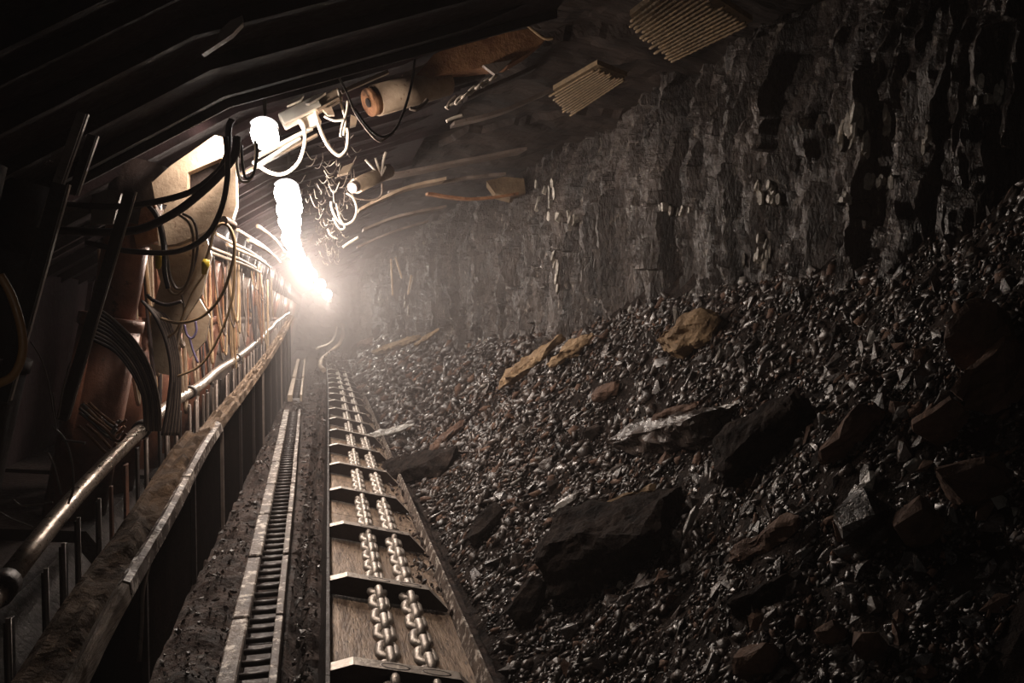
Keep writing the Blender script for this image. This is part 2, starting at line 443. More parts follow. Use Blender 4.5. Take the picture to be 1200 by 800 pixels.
for i in range(NCH):
    k = i % 24; m = rotm(i); pos = Vector((Xch[i], Ych[i], Zch[i] + szc[i] * .25))
    kind = 0 if brown[i] < .88 else (1 if brown[i] < .985 else 2)
    if i in ind:
        nm = ('lump', 'shale', 'pale')[kind]
        o = bpy.data.objects.new(('coal_lump', 'shale_lump', 'slate_chip')[kind], proto_me(k, nm))
        o.matrix_world = Matrix.LocRotScale(pos, m.to_quaternion(), Vector((szc[i],) * 3))
        C.objects.link(o)
        tag(o, ('small glossy black coal lump lying loose in the rubble bank', 'small dull red-brown shale lump lying loose in the rubble bank',
                'small pale shiny slate chip lying loose in the rubble bank')[kind], ('coal lump', 'shale lump', 'slate chip')[kind],
            ('black coal lumps in the rubble bank', 'brown shale lumps in the rubble bank', 'pale slate chips in the rubble bank')[kind])
    else:
        v, f = protos[k]; mm = np.array(m) * szc[i]
        V.append(v @ mm.T + np.array(pos)); Fc.append(f + off); off += len(v); MI.append(np.full(len(f), kind))
V = np.concatenate(V); Fc = np.concatenate(Fc); MI = np.concatenate(MI)
me = bpy.data.meshes.new('small_coal_rubble')
me.vertices.add(len(V)); me.vertices.foreach_set('co', V.ravel())
me.loops.add(Fc.size); me.loops.foreach_set('vertex_index', Fc.ravel().astype(np.int32))
me.polygons.add(len(Fc)); me.polygons.foreach_set('loop_start', np.arange(0, Fc.size, 3, dtype=np.int32))
for k in ('lump', 'shale', 'pale'): me.materials.append(M[k])
me.polygons.foreach_set('material_index', MI.astype(np.int32)); me.update(calc_edges=True); me.validate()
o = link(bpy.data.objects.new('small_coal_rubble', me))
tag(o, 'countless small coal pieces covering the bank of rubble', 'rubble', kind='stuff')

def hit(px, py):
    v = ray(px, py); t = .8
    while t < 30:
        p = O_ + v * t
        if p.x > EDGE - .4 and (p.z < float(rub_h(p.x, p.y)) or p.x > float(wallX(p.y)) - .12): return p
        t += .02
    return PZ(px, py, 0)
def boulder(name, a, b, wpx, thick, m, label, cat='rock', seed=0, n=40, lift=.3, p=3.5, depth=None, tilt=0.):
    """rock whose long axis runs between two spots on the bank; wpx is its seen width"""
    A, B = hit(*a), hit(*b); c = (A + B) / 2; L_ = (B - A).length
    if name == 'stone_slab' and m == 'ochre': lift = 1.0
    lift = {21: 2.8, 18: 2.0, 19: 2.2, 20: 3.0, 17: 2.5, 24: 2.5, 29: 2.5, 30: 2.5}.get(seed, lift)
    d = (B - A).normalized()
    nrm = Vector((-.55, -.25, .8)).normalized(); nrm = (nrm - d * nrm.dot(d)).normalized()
    q = nrm.cross(d)
    w = wpx / F * (c - O_).dot(CF)
    vs, fs = rock_mesh(900 + seed, n, (L_ / 2 * 1.08, (depth or w) / 2, thick / 2), p)
    vs = vs + .02 * np.stack([fbm(vs[:, 1] * 9, vs[:, 2] * 9 + seed, 5), fbm(vs[:, 0] * 9, vs[:, 2] * 9, 6), fbm(vs[:, 0] * 9, vs[:, 1] * 9, 7)], -1)
    rot = Matrix((d, q, nrm)).transposed() @ Euler((tilt, 0, 0)).to_matrix()
    me = bpy.data.meshes.new(name); me.from_pydata(vs.tolist(), [], fs.tolist()); me.materials.append(M[m])
    bm = bmesh.new(); bm.from_mesh(me)
    for it in range(4):
        es = [e for e in bm.edges if e.calc_length() > max(.022, L_ / 26)]
        if not es or len(bm.verts) > 5000: break
        bmesh.ops.subdivide_edges(bm, edges=es, cuts=1); bmesh.ops.triangulate(bm, faces=bm.faces[:])
    bm.normal_update()
    for v in bm.verts:
        q_ = v.co * 7; q_.z *= 2.5
        v.co += v.normal * ((mnoise.fractal(q_ + Vector((seed, 0, 0)), 1.0, 2.0, 4)) * min(.03, L_ * .06))
    bm.to_mesh(me); bm.free(); me.update()
    o = bpy.data.objects.new(name, me); o.location = c + nrm * thick * lift; o.rotation_euler = rot.to_euler(); C.objects.link(o)
    tag(o, label, cat); return o
BO = [
 ('stone_slab', (598, 462), (668, 412), 26, .14, 'ochre', 'long ochre stone slab leaning up the bank towards the coal wall', 1),
 ('stone_slab', (655, 438), (705, 404), 20, .12, 'ochre', 'ochre slab just right of the longest ochre slab', 2),
 ('layered_rock', (785, 415), (850, 385), 42, .22, 'ochre', 'chunky layered tan rock lodged at foot of dark coal wall', 3),
 ('boulder', (1140, 440), (1192, 380), 50, .25, 'shale', 'large rounded brown boulder high up at the right edge', 4),
 ('boulder', (1150, 492), (1215, 425), 42, .22, 'shale', 'brown boulder cut off by the right edge, below the rounded one', 5),
 ('boulder', (1090, 522), (1138, 488), 34, .14, 'shale', 'dull red-brown rock left of the right edge boulders', 6),
 ('rock', (970, 550), (1040, 485), 28, .12, 'shale', 'narrow brown rock standing slanted in the right middle of the bank', 7),
 ('stone_slab', (858, 665), (945, 615), 26, .08, 'shale', 'flat brown slab below the middle of the rubble bank', 8),
 ('boulder', (1115, 590), (1195, 575), 38, .18, 'shale', 'broad brown rock at right edge, lower down the bank', 9),
 ('boulder', (1065, 640), (1110, 608), 40, .15, 'shale', 'brown rock with a pale speck left of the broad one', 10),
 ('boulder', (1010, 770), (1042, 765), 30, .12, 'shale', 'round brown stone near bottom right of the bank', 11),
 ('boulder', (880, 795), (925, 775), 32, .14, 'shale', 'brown stone cut by the bottom edge of the picture', 12),
 ('boulder', (970, 758), (995, 748), 24, .10, 'shale', 'small maroon stone beside the round brown stone', 13),
 ('coal_block', (660, 680), (800, 605), 120, .34, 'rubble', 'huge matt black coal block with a lit upper edge', 14),
 ('coal_block', (735, 530), (850, 500), 50, .20, 'lump', 'black coal block with flat dusty top above the huge one', 15),
 ('coal_block', (860, 555), (960, 490), 70, .22, 'rubble', 'long black coal slab leaning across the middle of the bank', 16),
 ('slate_slab', (775, 508), (838, 487), 14, .04, 'shale', 'thin grey-brown slate plate lying on a black block', 17),
 ('slate_chip', (843, 492), (876, 484), 9, .03, 'pale', 'bright white slate flake right of the black flat-topped block', 18),
 ('slate_chip', (656, 612), (692, 590), 14, .04, 'pale', 'white shiny ribbed slate piece at the huge block upper left', 19),
 ('slate_slab', (705, 622), (785, 588), 9, .04, 'ochre', 'thin pale slate strip along the huge block top edge', 20),
 ('slate_slab', (426, 528), (494, 508), 14, .06, 'pale', 'long pale slate slab lying over the conveyor right rim', 21),
 ('coal_block', (446, 562), (535, 545), 40, .22, 'rubble', 'dark coal block heaped over the conveyor right side', 22),
 ('boulder', (505, 532), (545, 500), 30, .12, 'shale', 'dusty brown rock beside the pale slab at the conveyor', 23),
 ('slate_chip', (845, 438), (852, 422), 7, .03, 'pale', 'pale leaf-shaped chip right of the layered tan rock', 24),
 ('stone_slab', (490, 408), (518, 390), 10, .08, 'ochre', 'upright tan slab at the far foot of the coal wall', 25),
 ('boulder', (438, 415), (495, 398), 12, .18, 'ochre', 'low tan rock heap right of the conveyor far end', 26),
 ('boulder', (422, 405), (440, 402), 12, .20, 'shale', 'hazy round rock beside the conveyor far end', 27),
 ('coal_block', (610, 735), (640, 690), 36, .16, 'rubble', 'dull coal block low on the bank near the conveyor', 28),
 ('slate_chip', (815, 635), (832, 600), 8, .03, 'pale', 'narrow upright pale flake right of the huge block', 29),
 ('slate_chip', (1080, 575), (1098, 565), 8, .04, 'pale', 'whitish chip among black coal left of the broad brown rock', 30),
 ('coal_block', (555, 640), (590, 600), 30, .12, 'rubble', 'grey-black block resting by the conveyor right rim', 31),
 ('boulder', (700, 470), (730, 455), 24, .10, 'shale', 'dusty grey-brown rock under the ochre slabs', 32),
 ('coal_block', (1000, 640), (1050, 600), 60, .18, 'lump', 'black angular coal block in the lower right bank', 33),
 ('stone_slab', (870, 720), (940, 690), 26, .10, 'rubble', 'dim grey slab low in the bank below the flat brown slab', 34),
]
for b in BO: boulder(b[0], b[1], b[2], b[3], b[4], b[5], b[6], b[0].replace('_', ' '), b[7], p=7 if 'block' in b[0] else 3.5)

# ================================================================== CONVEYOR
Y0, Y1 = 1.6, 21.2
TILT = R(14)
cx0 = -.04; cw = .71
def cz(x, h=0.): return Vector((cx0 + x * cos(TILT) + h * sin(TILT), 0, -.0 - x * sin(TILT) + h * cos(TILT)))
def cpt(x, y, h=0.):
    """point on the pan: x across, y along, h above the deck"""
    v = cz(x, h); v.y = y
    if y > 14: v.x -= .012 * (y - 14) ** 1.3 * .3
    if y > 18: v.z += .018 * (y - 18) ** 1.5
    return v
conv = empty('scraper_conveyor', (0, 3, 0))
tag(conv, 'long steel scraper conveyor trough running into the distance', 'conveyor')
def cbox(mb, x0, x1, ya, yb, h0, h1, mi=0):
    pts = [cpt(x0, ya, h0), cpt(x1, ya, h0), cpt(x1, ya, h1), cpt(x0, ya, h1)]
    pe = [cpt(x0, yb, h0), cpt(x1, yb, h0), cpt(x1, yb, h1), cpt(x0, yb, h1)]
    mb.add(pts + pe, [[0, 1, 2, 3][::-1], [4, 5, 6, 7], [0, 1, 5, 4], [1, 2, 6, 5], [2, 3, 7, 6], [3, 0, 4, 7]], mi)
def under(parent, o):
    o.parent = parent; o.matrix_parent_inverse = Matrix.Translation(-Vector(parent.location)); return o
bpy.context.view_layer.update()
FP = 1.09
fy = [3.22 + FP * k for k in range(-1, 17)]
yb = Y0
pj = [Y0 + 1.5 * k for k in range(14)]
for a, b in zip(pj[:-1], pj[1:]):
    mb = MB(); cbox(mb, .012, cw - .012, a + .004, min(b, Y1) - .004, -.03, 0); under(conv, mb.build('deck_plate', M['pan']))
for a, b in zip(pj[:-1], pj[1:]):
    b = min(b, Y1)
    mb = MB(); cbox(mb, -.008, .008, a, b - .006, -.12, .105); under(conv, mb.build('side_rail', M['dark']))
    mb = MB(); cbox(mb, cw - .004, cw + .008, a, b - .006, -.12, .085); under(conv, mb.build('side_rail', M['paint']))
sc = empty('scraper_chain', (.3, 3, .05)); tag(sc, 'twin steel link chain with cross bars lying in the conveyor trough', 'chain'); bpy.context.view_layer.update()
def flight(y):
    mb = MB()
    prof = [(.005, .075), (.10, .118), (.55, .118), (cw - .03, .030)]
    lo = [(cw - .03, .012), (.60, .012), (.10, .012), (.005, .012)]
    a = [cpt(x, y - .022, h) for x, h in prof + lo]; b = [cpt(x, y + .052, h) for x, h in prof + lo]
    n = len(a)
    fs = [[i, (i + 1) % n, n + (i + 1) % n, n + i] for i in range(n)]
    for i in range(3): fs.append([i, i + 1, n - 2 - i, n - 1 - i]); fs.append([n + i, n + n - 1 - i, n + n - 2 - i, n + i + 1][::1])
    mb.add(a + b, fs, 1)
    for i_ in range(len(mb.m)): mb.m[i_] = 0 if i_ in (0, 1, 2) else 1  # bright tops, dark faces: backlight painted into the flight bars
    return mb
CH = (.275, .45)
def shackle(mb, y):
    for x in CH:
        c = cpt(x, y + .012, .108); q = cpt(x + .06, y + .012, .108) - c
        mb.tube([c + q * cos(t) + Vector((0, .024 * sin(t), .002)) for t in [2 * pi * k / 14 for k in range(14)]], .010, 6, closed=True)
for y in fy:
    if y > Y1: continue
    fo = under(sc, flight(y).build('flight_bar', [M['worn'], M['dark']]))
    if y < 9:
        mb = MB(); shackle(mb, y); s_ = mb.build('clamp_ring', M['dark']); s_.parent = fo
def link_path(c, d, side, L_, Wd, n=5):
    pts = []
    hl = L_ / 2 - Wd / 2
    for s in (1, -1):
        for k in range(n):
            t = -pi / 2 + pi * k / (n - 1)
            pts.append(c + d * (s * (hl + Wd / 2 * cos(t))) + side * (s * Wd / 2 * sin(t)))
    return pts
LP = .1005
for x in CH:
    st = empty('chain_strand', (0, 0, 0)); under(sc, st)
    n = 0; y = 1.7; far = MB()
    while y < Y1:
        h = .062; c = cpt(x, y, h); ah = cpt(x + .1, y, h) - c; ah.normalize(); up = cpt(x, y, h + .1) - c; up.normalize()
        d = Vector((0, 1, 0))
        if n % 2: side = up
        else: side = ah
        pts = link_path(c, d, side, .150, .073 if n % 2 == 0 else .058)
        mb = MB() if n < 98 else far
        mb.tube(pts, .0215 if y < 12 else .022, 8 if y < 8 else 5, closed=True)
        if n < 98:
            lk = mb.build('chain_link', M['worn']); lk.parent = st
        n += 1; y += LP
    if far.v:
        o = far.build('distant_links', M['worn']); o['kind'] = 'stuff'; o.parent = st

# far snaking pan line beyond the heap
def snake(pts, w, name, m, label, cat):
    mb = MB(); mb.tube(smooth_path(pts, 8), w, 7); o = mb.build(name, M[m]); tag(o, label, cat); return o
snake([(-.12, 19.5, .10), (-.22, 21, .12), (-.16, 22.5, .22), (.12, 24.5, .35), (.35, 26.5, .48), (.50, 29, .72), (.52, 32, 1.0)], .06, 'curved_rail', 'tan',
      'pale curb rail snaking right beyond the conveyor far end', 'rail')
snake([(-.35, 24, .42), (.0, 25.5, .5), (.18, 27, .66), (.28, 29, .95)], .035, 'bent_pipe', 'whitehose', 'thin bright bent pipe at the far bend of the gallery', 'pipe')

def crumbs(name, n, xr, yr, zf, smin, smax, label, seed):
    g = np.random.default_rng(seed); V = []; Fc = []; MI = []; off = 0
    for i in range(n):
        y = yr[0] * (yr[1] / yr[0]) ** g.random(); x = g.uniform(*xr)
        dd = -.0215 * (y - 3.1)
        if -.44 + dd < x < -.18 + dd and n != 260: x = -.46 + dd - (.25 + dd * .3) * g.random() if g.random() < .5 else g.uniform(-.16 + dd, -.07)
        elif n == 260: x += dd
        v, f = protos[i % 24]; m = np.array(Euler(g.normal(size=3) * 1.5).to_matrix()) * (smin + smax * g.random() ** 4) * (.6 + .1 * y)
        V.append(v @ m.T + np.array([x, y, zf(x, y)])); Fc.append(f + off); off += len(v); MI.append(np.full(len(f), int(g.random() > .75)))
    V = np.concatenate(V); Fc = np.concatenate(Fc); MI = np.concatenate(MI)
    me = bpy.data.meshes.new(name); me.from_pydata(V.tolist(), [], Fc.tolist()); me.materials.append(M['lump']); me.materials.append(M['floor'])
    me.polygons.foreach_set('material_index', MI.astype(np.int32)); me.update()
    o = link(bpy.data.objects.new(name, me)); tag(o, label, 'rubble', kind='stuff')
def floor_z(X, Y):
    X = np.float64(X); Y = np.float64(Y)
    z = -.06 + .05 * fbm(X * 2, Y * 2, 81) + .035 * fbm(X * 9, Y * 9, 83)
    z += .10 * np.exp(-((X + .60) / .13) ** 2) * (1 + fbm(X * 3, Y * 3, 85)) + .09 * np.exp(-((X + .10) / .05) ** 2) * (.8 + fbm(X * 4, Y * 6, 87))
    return float(z) + .003
crumbs('floor_coal_crumbs', 3500, (-.72, -.07), (1.8, 22), floor_z, .006, .028, 'loose coal crumbs and dirt on the ground around the rack', 3)
def deck_z(x, y): return cpt(x - cx0, y, .012 + .03 * max(0, x - .45) * (1 + float(vn(np.float64(y * 1.3), 0.0, 5)))).z
crumbs('spilled_coal', 900, (.42, .66), (4.2, 20), deck_z, .006, .03, 'coal crumbs spilled over the right side of the conveyor trough', 6)
crumbs('gap_rubble', 260, (-.45, -.16), (12.0, 13.1), lambda x, y: .02, .01, .03, 'loose dirt heaped in the gap between rack sections', 4)
crumbs('conveyor_end_dirt', 900, (-.3, .5), (19.8, 24), lambda x, y: .02 + .10 * (1 - abs(x - .1) / .4) + (y - 20) * .05, .02, .03, 'dirt heap burying the far end of the conveyor', 5)

# ================================================================== HAULAGE RACK
def rack_section(y, L_, lab, mname='paint', nr=None, rounded=False):
    t = empty('rack_section', (-.32, y, 0)); tag(t, lab, 'rack rail', 'haulage rack sections beside the conveyor')
    bpy.context.view_layer.update()
    jx = rng.normal() * .004
    mb = MB(); mb.box((-.395 + jx, y + L_ / 2, .035), (.075, L_ - .035, .11)); under(t, mb.build('side_rail', M[mname]))
    mb = MB(); mb.box((-.222 + jx, y + L_ / 2, .035), (.034, L_ - .035, .11)); under(t, mb.build('side_rail', M[mname]))
    mb = MB(); mb.box((-.31 + jx, y + L_ / 2, -.05), (.2, L_ - .02, .012)); under(t, mb.build('bottom_plate', M['dark']))
    k = nr or int(L_ / .118)
    for i in range(k):
        yy_ = y + (i + .5) * L_ / k
        mb = MB(); mb.tube([(-.375 + jx, yy_, .045), (-.235 + jx, yy_, .045)], .014, 7); under(t, mb.build('rung', M['dark']))
    t.rotation_euler.z = .0215; t.location.x -= .0215 * (y - 3.1)
    t.location.z += .008 * max(0, y - 4); t.rotation_euler.x = .008 if y > 4 else 0
    return t
ord_ = ['nearest the camera', 'second from the camera', 'third from the camera', 'fourth from the camera', 'fifth from the camera', 'sixth from the camera', 'seventh from the camera', 'eighth from the camera', 'ninth from the camera', 'tenth from the camera']
ry = [1.95, 2.87, 3.81, 4.76, 5.71, 6.66, 7.61, 8.56, 9.51, 10.46]
for k, y in enumerate(ry):
    rack_section(y, .95 if k else .92, 'white-flecked ladder-like rack section between plates, ' + ord_[k])
t = rack_section(13.2, 3.1, 'dusty rack section cut off beyond the rubble gap', 'tan', 14)
t = rack_section(16.6, 5.5, 'farthest dusty rack section running to the curve', 'tan', 20)

# ================================================================== SPILL PLATES, RAILS
def on(pts, X): return [PX(a, b, X) for a, b in pts]
XP, XB = -1.0, -.74
pipe_px = [(-75, 782), (0, 690), (75, 600), (150, 515), (200, 476), (240, 446), (275, 421), (305, 397), (325, 376), (338, 366)]
beam_px = [(20, 880), (70, 805), (128, 700), (190, 600), (240, 512), (285, 455), (312, 420), (330, 392), (342, 370)]
pp = smooth_path(on(pipe_px, XP), 6); bp_ = smooth_path(on(beam_px, XB), 6)
def at_y(path, y):
    for a, b in zip(path[:-1], path[1:]):
        if (a.y - y) * (b.y - y) <= 0 and a.y != b.y:
            return a.lerp(b, (y - a.y) / (b.y - a.y))
    return path[0] if abs(path[0].y - y) < abs(path[-1].y - y) else path[-1]
YN, YF = pp[0].y, pp[-1].y
pl = [PX(0, 690, XP).y, PX(165, 503, XP).y, PX(222, 459, XP).y, PX(278, 418, XP).y, YF]
pl = [YN] + pl
names = ['near dark end of the steel handrail pipe', 'shiny steel handrail pipe length in the foreground', 'bright handrail pipe length beyond the first dark joint',
         'dusty pale handrail pipe length beside the hanging hoses', 'far end length of the handrail pipe near the lamps']
for (a, b), nm in zip(zip(pl[:-1], pl[1:]), names):
    n = max(3, int((b - a) / .25)); pts = [at_y(pp, a + (b - a) * k / n) for k in range(n + 1)]
    root = empty('handrail_pipe', pts[0]); tag(root, nm, 'handrail', 'handrail pipe lengths'); bpy.context.view_layer.update()
    wob = [p + Vector((.008 * math.sin(3.1 * p.y), 0, .008 * math.cos(2.3 * p.y))) for p in pts]
    mb = MB(); mb.tube(wob, .036, 14); under(root, mb.build('pipe', M['pipe']))
    q = wob[-1]; d = (wob[-1] - wob[-2]).normalized()
    mb = MB(); mb.tube([q - d * .045, q + d * .03], .049, 14); under(root, mb.build('joint_collar', M['dark']))
# beam: muddy belt band and splintered edge
def band(path, offs, thick, ny, seed, amp):
    A = MB(); n = len(path); K = len(offs)
    vs = []
    for i, p in enumerate(path):
        for j, (ox, oz) in enumerate(offs):
            w = amp * float(fbm(p.y * 5, j * .7 + seed, seed, 3))
            vs.append(p + Vector((ox + w * .6, 0, oz + w)))
    fs = [[i * K + j, i * K + j + 1, (i + 1) * K + j + 1, (i + 1) * K + j] for i in range(n - 1) for j in range(K - 1)]
    fs += [[i * K + K - 1, i * K, (i + 1) * K, (i + 1) * K + K - 1] for i in range(n - 1)]
    fs += [list(range(K))[::-1], [(n - 1) * K + j for j in range(K)]]
    A.add(vs, fs); return A
def dens(path, ya, yb, st): return [at_y(path, ya + (yb - ya) * k / st) for k in range(st + 1)]
yb0, yb1 = bp_[0].y, bp_[-1].y
CO = [(-.15, -.03), (-.14, .0), (-.11, .016), (-.075, .012), (-.045, .018), (-.02, .006), (-.005, -.02), (-.02, -.045), (-.14, -.05)]
A = band(dens(bp_, yb0, 5.3, 170), CO, .03, 0, 5, .05)
o = A.build('cable_trough_cover', M['plank']); tag(o, 'long muddy rough cover strip on top of the near spill plates', 'cover strip')
A = band(dens(bp_, 5.32, yb1, 240), [(x * .5, z) for x, z in CO], .03, 0, 6, .07)
o = A.build('cable_trough_cover', M['wood']); tag(o, 'narrow ragged pale cover strip running on to the lamps', 'cover strip')
segs = [(yb0, 3.0), (3.02, 4.3), (4.32, 5.6), (5.62, 7.2), (7.22, 9.3), (9.32, 12), (12.05, yb1)]
sl = ['nearest rough timber edging board in dark shade', 'timber edging board with white flecks in the foreground', 'splintered timber edging board by the first handrail joint',
      'splintered pale timber edging board in mid distance', 'ragged edging board under the dusty pipe', 'bright ragged edging board towards the lamps', 'farthest edging board running into the glare']
for (a, b), l_ in zip(segs, sl):
    kk_ = 1 if a < 5.5 else .75
    A = band(dens(bp_, a, b, 60), [(x * kk_, z) for x, z in [(.0, .0), (.02, .014), (.045, .008), (.05, -.05), (.035, -.07), (.0, -.065)]], .03, 0, 15, .028 if a < 5.5 else .06)
    o = A.build('edging_board', M['paint' if 3 < a + .1 < 4.9 else 'wood']); tag(o, l_, 'board', 'timber edging boards on the spill plates')
# splinters standing off the edge
mb = MB()
# spill plates (dark vertical plates) each its own thing
ypl = [2.2, 3.4, 4.6, 5.8, 7.0, 8.2, 9.4, 10.6, 11.8, 13.0, 14.2, 15.4]
for k, y in enumerate(ypl):
    y2 = min(y + 1.19, yb1)
    if y2 <= y: continue
    t = empty('spill_plate', (XB, y, 0)); bpy.context.view_layer.update()
    tag(t, 'dark steel spill plate under the edging board, ' + (['nearest', 'second nearest', 'third nearest', 'fourth nearest', 'fifth nearest', 'sixth nearest', 'seventh nearest', 'eighth nearest', 'ninth nearest', 'tenth nearest', 'eleventh nearest', 'twelfth nearest'][k]) + ' in the row', 'plate', 'spill plates along the trough')
    a, b = at_y(bp_, y), at_y(bp_, y2)
    mb = MB(); xo = XB - .005
    mb.prism([(xo, y, -.05), (xo, y2, -.05), (xo, y2, b.z - .06), (xo, y, a.z - .06)], (-.014, 0, 0)); under(t, mb.build('plate', M['blk']))
    if k > 0:
        mb = MB(); mb.bar((xo + .014, y + .02, -.03), (xo + .014, y + .02, a.z - .09), .022, .03, Vector((0, 1, 0))); under(t, mb.build('stiffener_rib', M['dark' if k % 3 else 'steel']))
# bright bent strip hanging in front of plate
mb = MB(); mb.tube(smooth_path(on([(192, 612), (178, 650), (168, 690), (166, 730), (163, 775)], XB + .03), 5), .008, 6)
o = mb.build('hanging_strip', M['steel']); tag(o, 'thin light metal strip hanging down the dark spill plate', 'strip')
# upright slats between the floor and handrail
k = 0; y = 2.35
rr = random.Random(5)
while y < YF - .4:
    p = at_y(pp, y); xoff = rr.uniform(.02, .07)
    t = empty('railing_post', (XP + xoff, y, 0)); bpy.context.view_layer.update()
    tag(t, 'upright steel slat holding up the far handrail pipe' if y > 4.4 else ['slat post nearest the camera under the handrail', 'second nearest slat post with a rusty red edge', 'third nearest slat post with pale flaked head', 'fourth nearest slat post under the shiny pipe', 'fifth nearest slat post under the shiny pipe', 'sixth nearest slat post before the dark pipe joint', 'seventh nearest slat post under the handrail', 'eighth nearest slat post under the handrail', 'ninth nearest slat post under the handrail', 'tenth nearest slat post under the handrail'][min(k, 9)], 'post', 'slat posts under the handrail pipe')
    w = rr.choice([.03, .045, .06])
    mb = MB(); mb.box((XP + xoff, y, p.z / 2 - .04), (.012, w, p.z - .03)); under(t, mb.build('slat', M['dark' if rr.random() < .6 else ('steel' if y > 4.6 else 'red')]))
    if rr.random() < .45: y += (rr.uniform(.18, .32) if y < 4.8 else rr.uniform(.12, .22)); k += 1; continue
    mb = MB(); mb.tube([(XP + xoff + .01, y - w / 2, .0), (XP + xoff + .01, y - w / 2, p.z - .04)], .008, 6); under(t, mb.build('edge_rod', M['steel']))
    y += (rr.uniform(.18, .32) if y < 4.8 else rr.uniform(.12, .22)); k += 1

# ================================================================== ROOF SUPPORTS
def canz(X, Y=0): return 2.60 + (.34 if X > -.5 else .6) * (X + .5)
def support(Y, lab, tip=1.15, near=False, legmat='red', lift=0.):
    t = empty('roof_support', (-1.4, Y, 0)); bpy.context.view_layer.update()
    tag(t, lab, 'roof support', 'hydraulic roof supports')
    hw = .70
    xa, xb = -2.3, tip
    mb = MB()
    za, zb = canz(xa) + lift, canz(xb) + lift
    th = .17
    # tapered canopy plate
    zm = canz(-.5) + lift
    pf = [(xa, za), (-.5, zm), (xb, zb), (xb + .02, zb + .05), (-.5, zm + .13), (xa, za + th)]
    mb.prism([(x, Y - hw, z) for x, z in pf], (0, 2 * hw, 0))
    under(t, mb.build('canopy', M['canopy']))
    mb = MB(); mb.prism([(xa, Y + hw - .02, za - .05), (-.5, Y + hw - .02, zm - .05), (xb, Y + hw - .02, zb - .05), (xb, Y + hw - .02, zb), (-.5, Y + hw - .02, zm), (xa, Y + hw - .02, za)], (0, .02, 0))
    under(t, mb.build('light_block_lip', M['canopy']))  # lip added to block lamp light grazing the canopy underside
    for s in (-.45, 0, .45):
        mb = MB(); xe = xb - .25
        pf = [(xa + .1, canz(xa + .1) + lift), (-.5, zm), (xe, canz(xe) + lift), (xe - .3, canz(xe - .3) + lift - .05), (-.5, zm - .06), (xa + .1, canz(xa + .1) + lift - .07)]
        mb.prism([(x, Y + s - .02, z) for x, z in pf], (0, .04, 0)); under(t, mb.build('canopy_rib', M['canopy']))
    for s in (-.34, .34):
        sh_ = -.30 if near else 0
        fx, fz, tx, tz = -1.50 + sh_, .12, -1.06 + sh_, canz(-1.06 + sh_) + lift - .02
        a = Vector((fx, Y + s, fz)); b = Vector((tx, Y + s, tz)); d = b - a
        lg = empty('leg', (0, 0, 0)); under(t, lg)
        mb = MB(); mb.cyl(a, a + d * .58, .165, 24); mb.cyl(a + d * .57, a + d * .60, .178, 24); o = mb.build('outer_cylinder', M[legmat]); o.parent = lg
        mb = MB(); mb.cyl(a + d * .55, a + d * .86, .125, 24); o = mb.build('piston', M['shaded_leg' if near else ('red' if legmat == 'red' else 'steel')]); o.parent = lg
        mb = MB(); mb.cyl(a + d * .84, b, .15, 20); o = mb.build('leg_head', M['shaded_leg' if near else 'dark']); o.parent = lg
    mb = MB()
    mb.prism([(-2.5, Y - hw, .0), (-1.22, Y - hw, .0), (-1.16, Y - hw, .10), (-1.3, Y - hw, .30), (-2.5, Y - hw, .42)], (0, 2 * hw, 0)); under(t, mb.build('base', M['dark']))
    mb = MB(); mb.prism([(-2.35, Y - hw, .3), (-2.25, Y - hw, .3), (-2.05, Y - hw, canz(-2.1) + lift), (-2.2, Y - hw, canz(-2.2) + lift)], (0, 2 * hw, 0)); under(t, mb.build('rear_shield', M['canopy']))
    return t
labs = ['near black roof support canopy filling the upper left corner', 'dark roof support with canopy above the left foreground hoses', 'dark roof support just before the first lamp',
        'roof support with red-brown legs right behind first lamp', 'roof support second beyond the first lamp']
Ys = [.8, 2.3, 3.8, 5.42, 6.95]
for k, y in enumerate(Ys): support(y, labs[k], tip=[1.2, 1.25, 1.3, 1.0, 1.15][k], lift=.03 if k < 3 else .13, legmat='shaded_leg' if k < 3 else 'red', near=k < 3)
for k in range(15): support(8.5 + 1.5 * k, 'distant steel roof support half lost in the lamp glare', tip=.85 + .3 * rr.random() - .03 * k, legmat='steel' if k % 3 else 'red', lift=.13 - .02 * k)

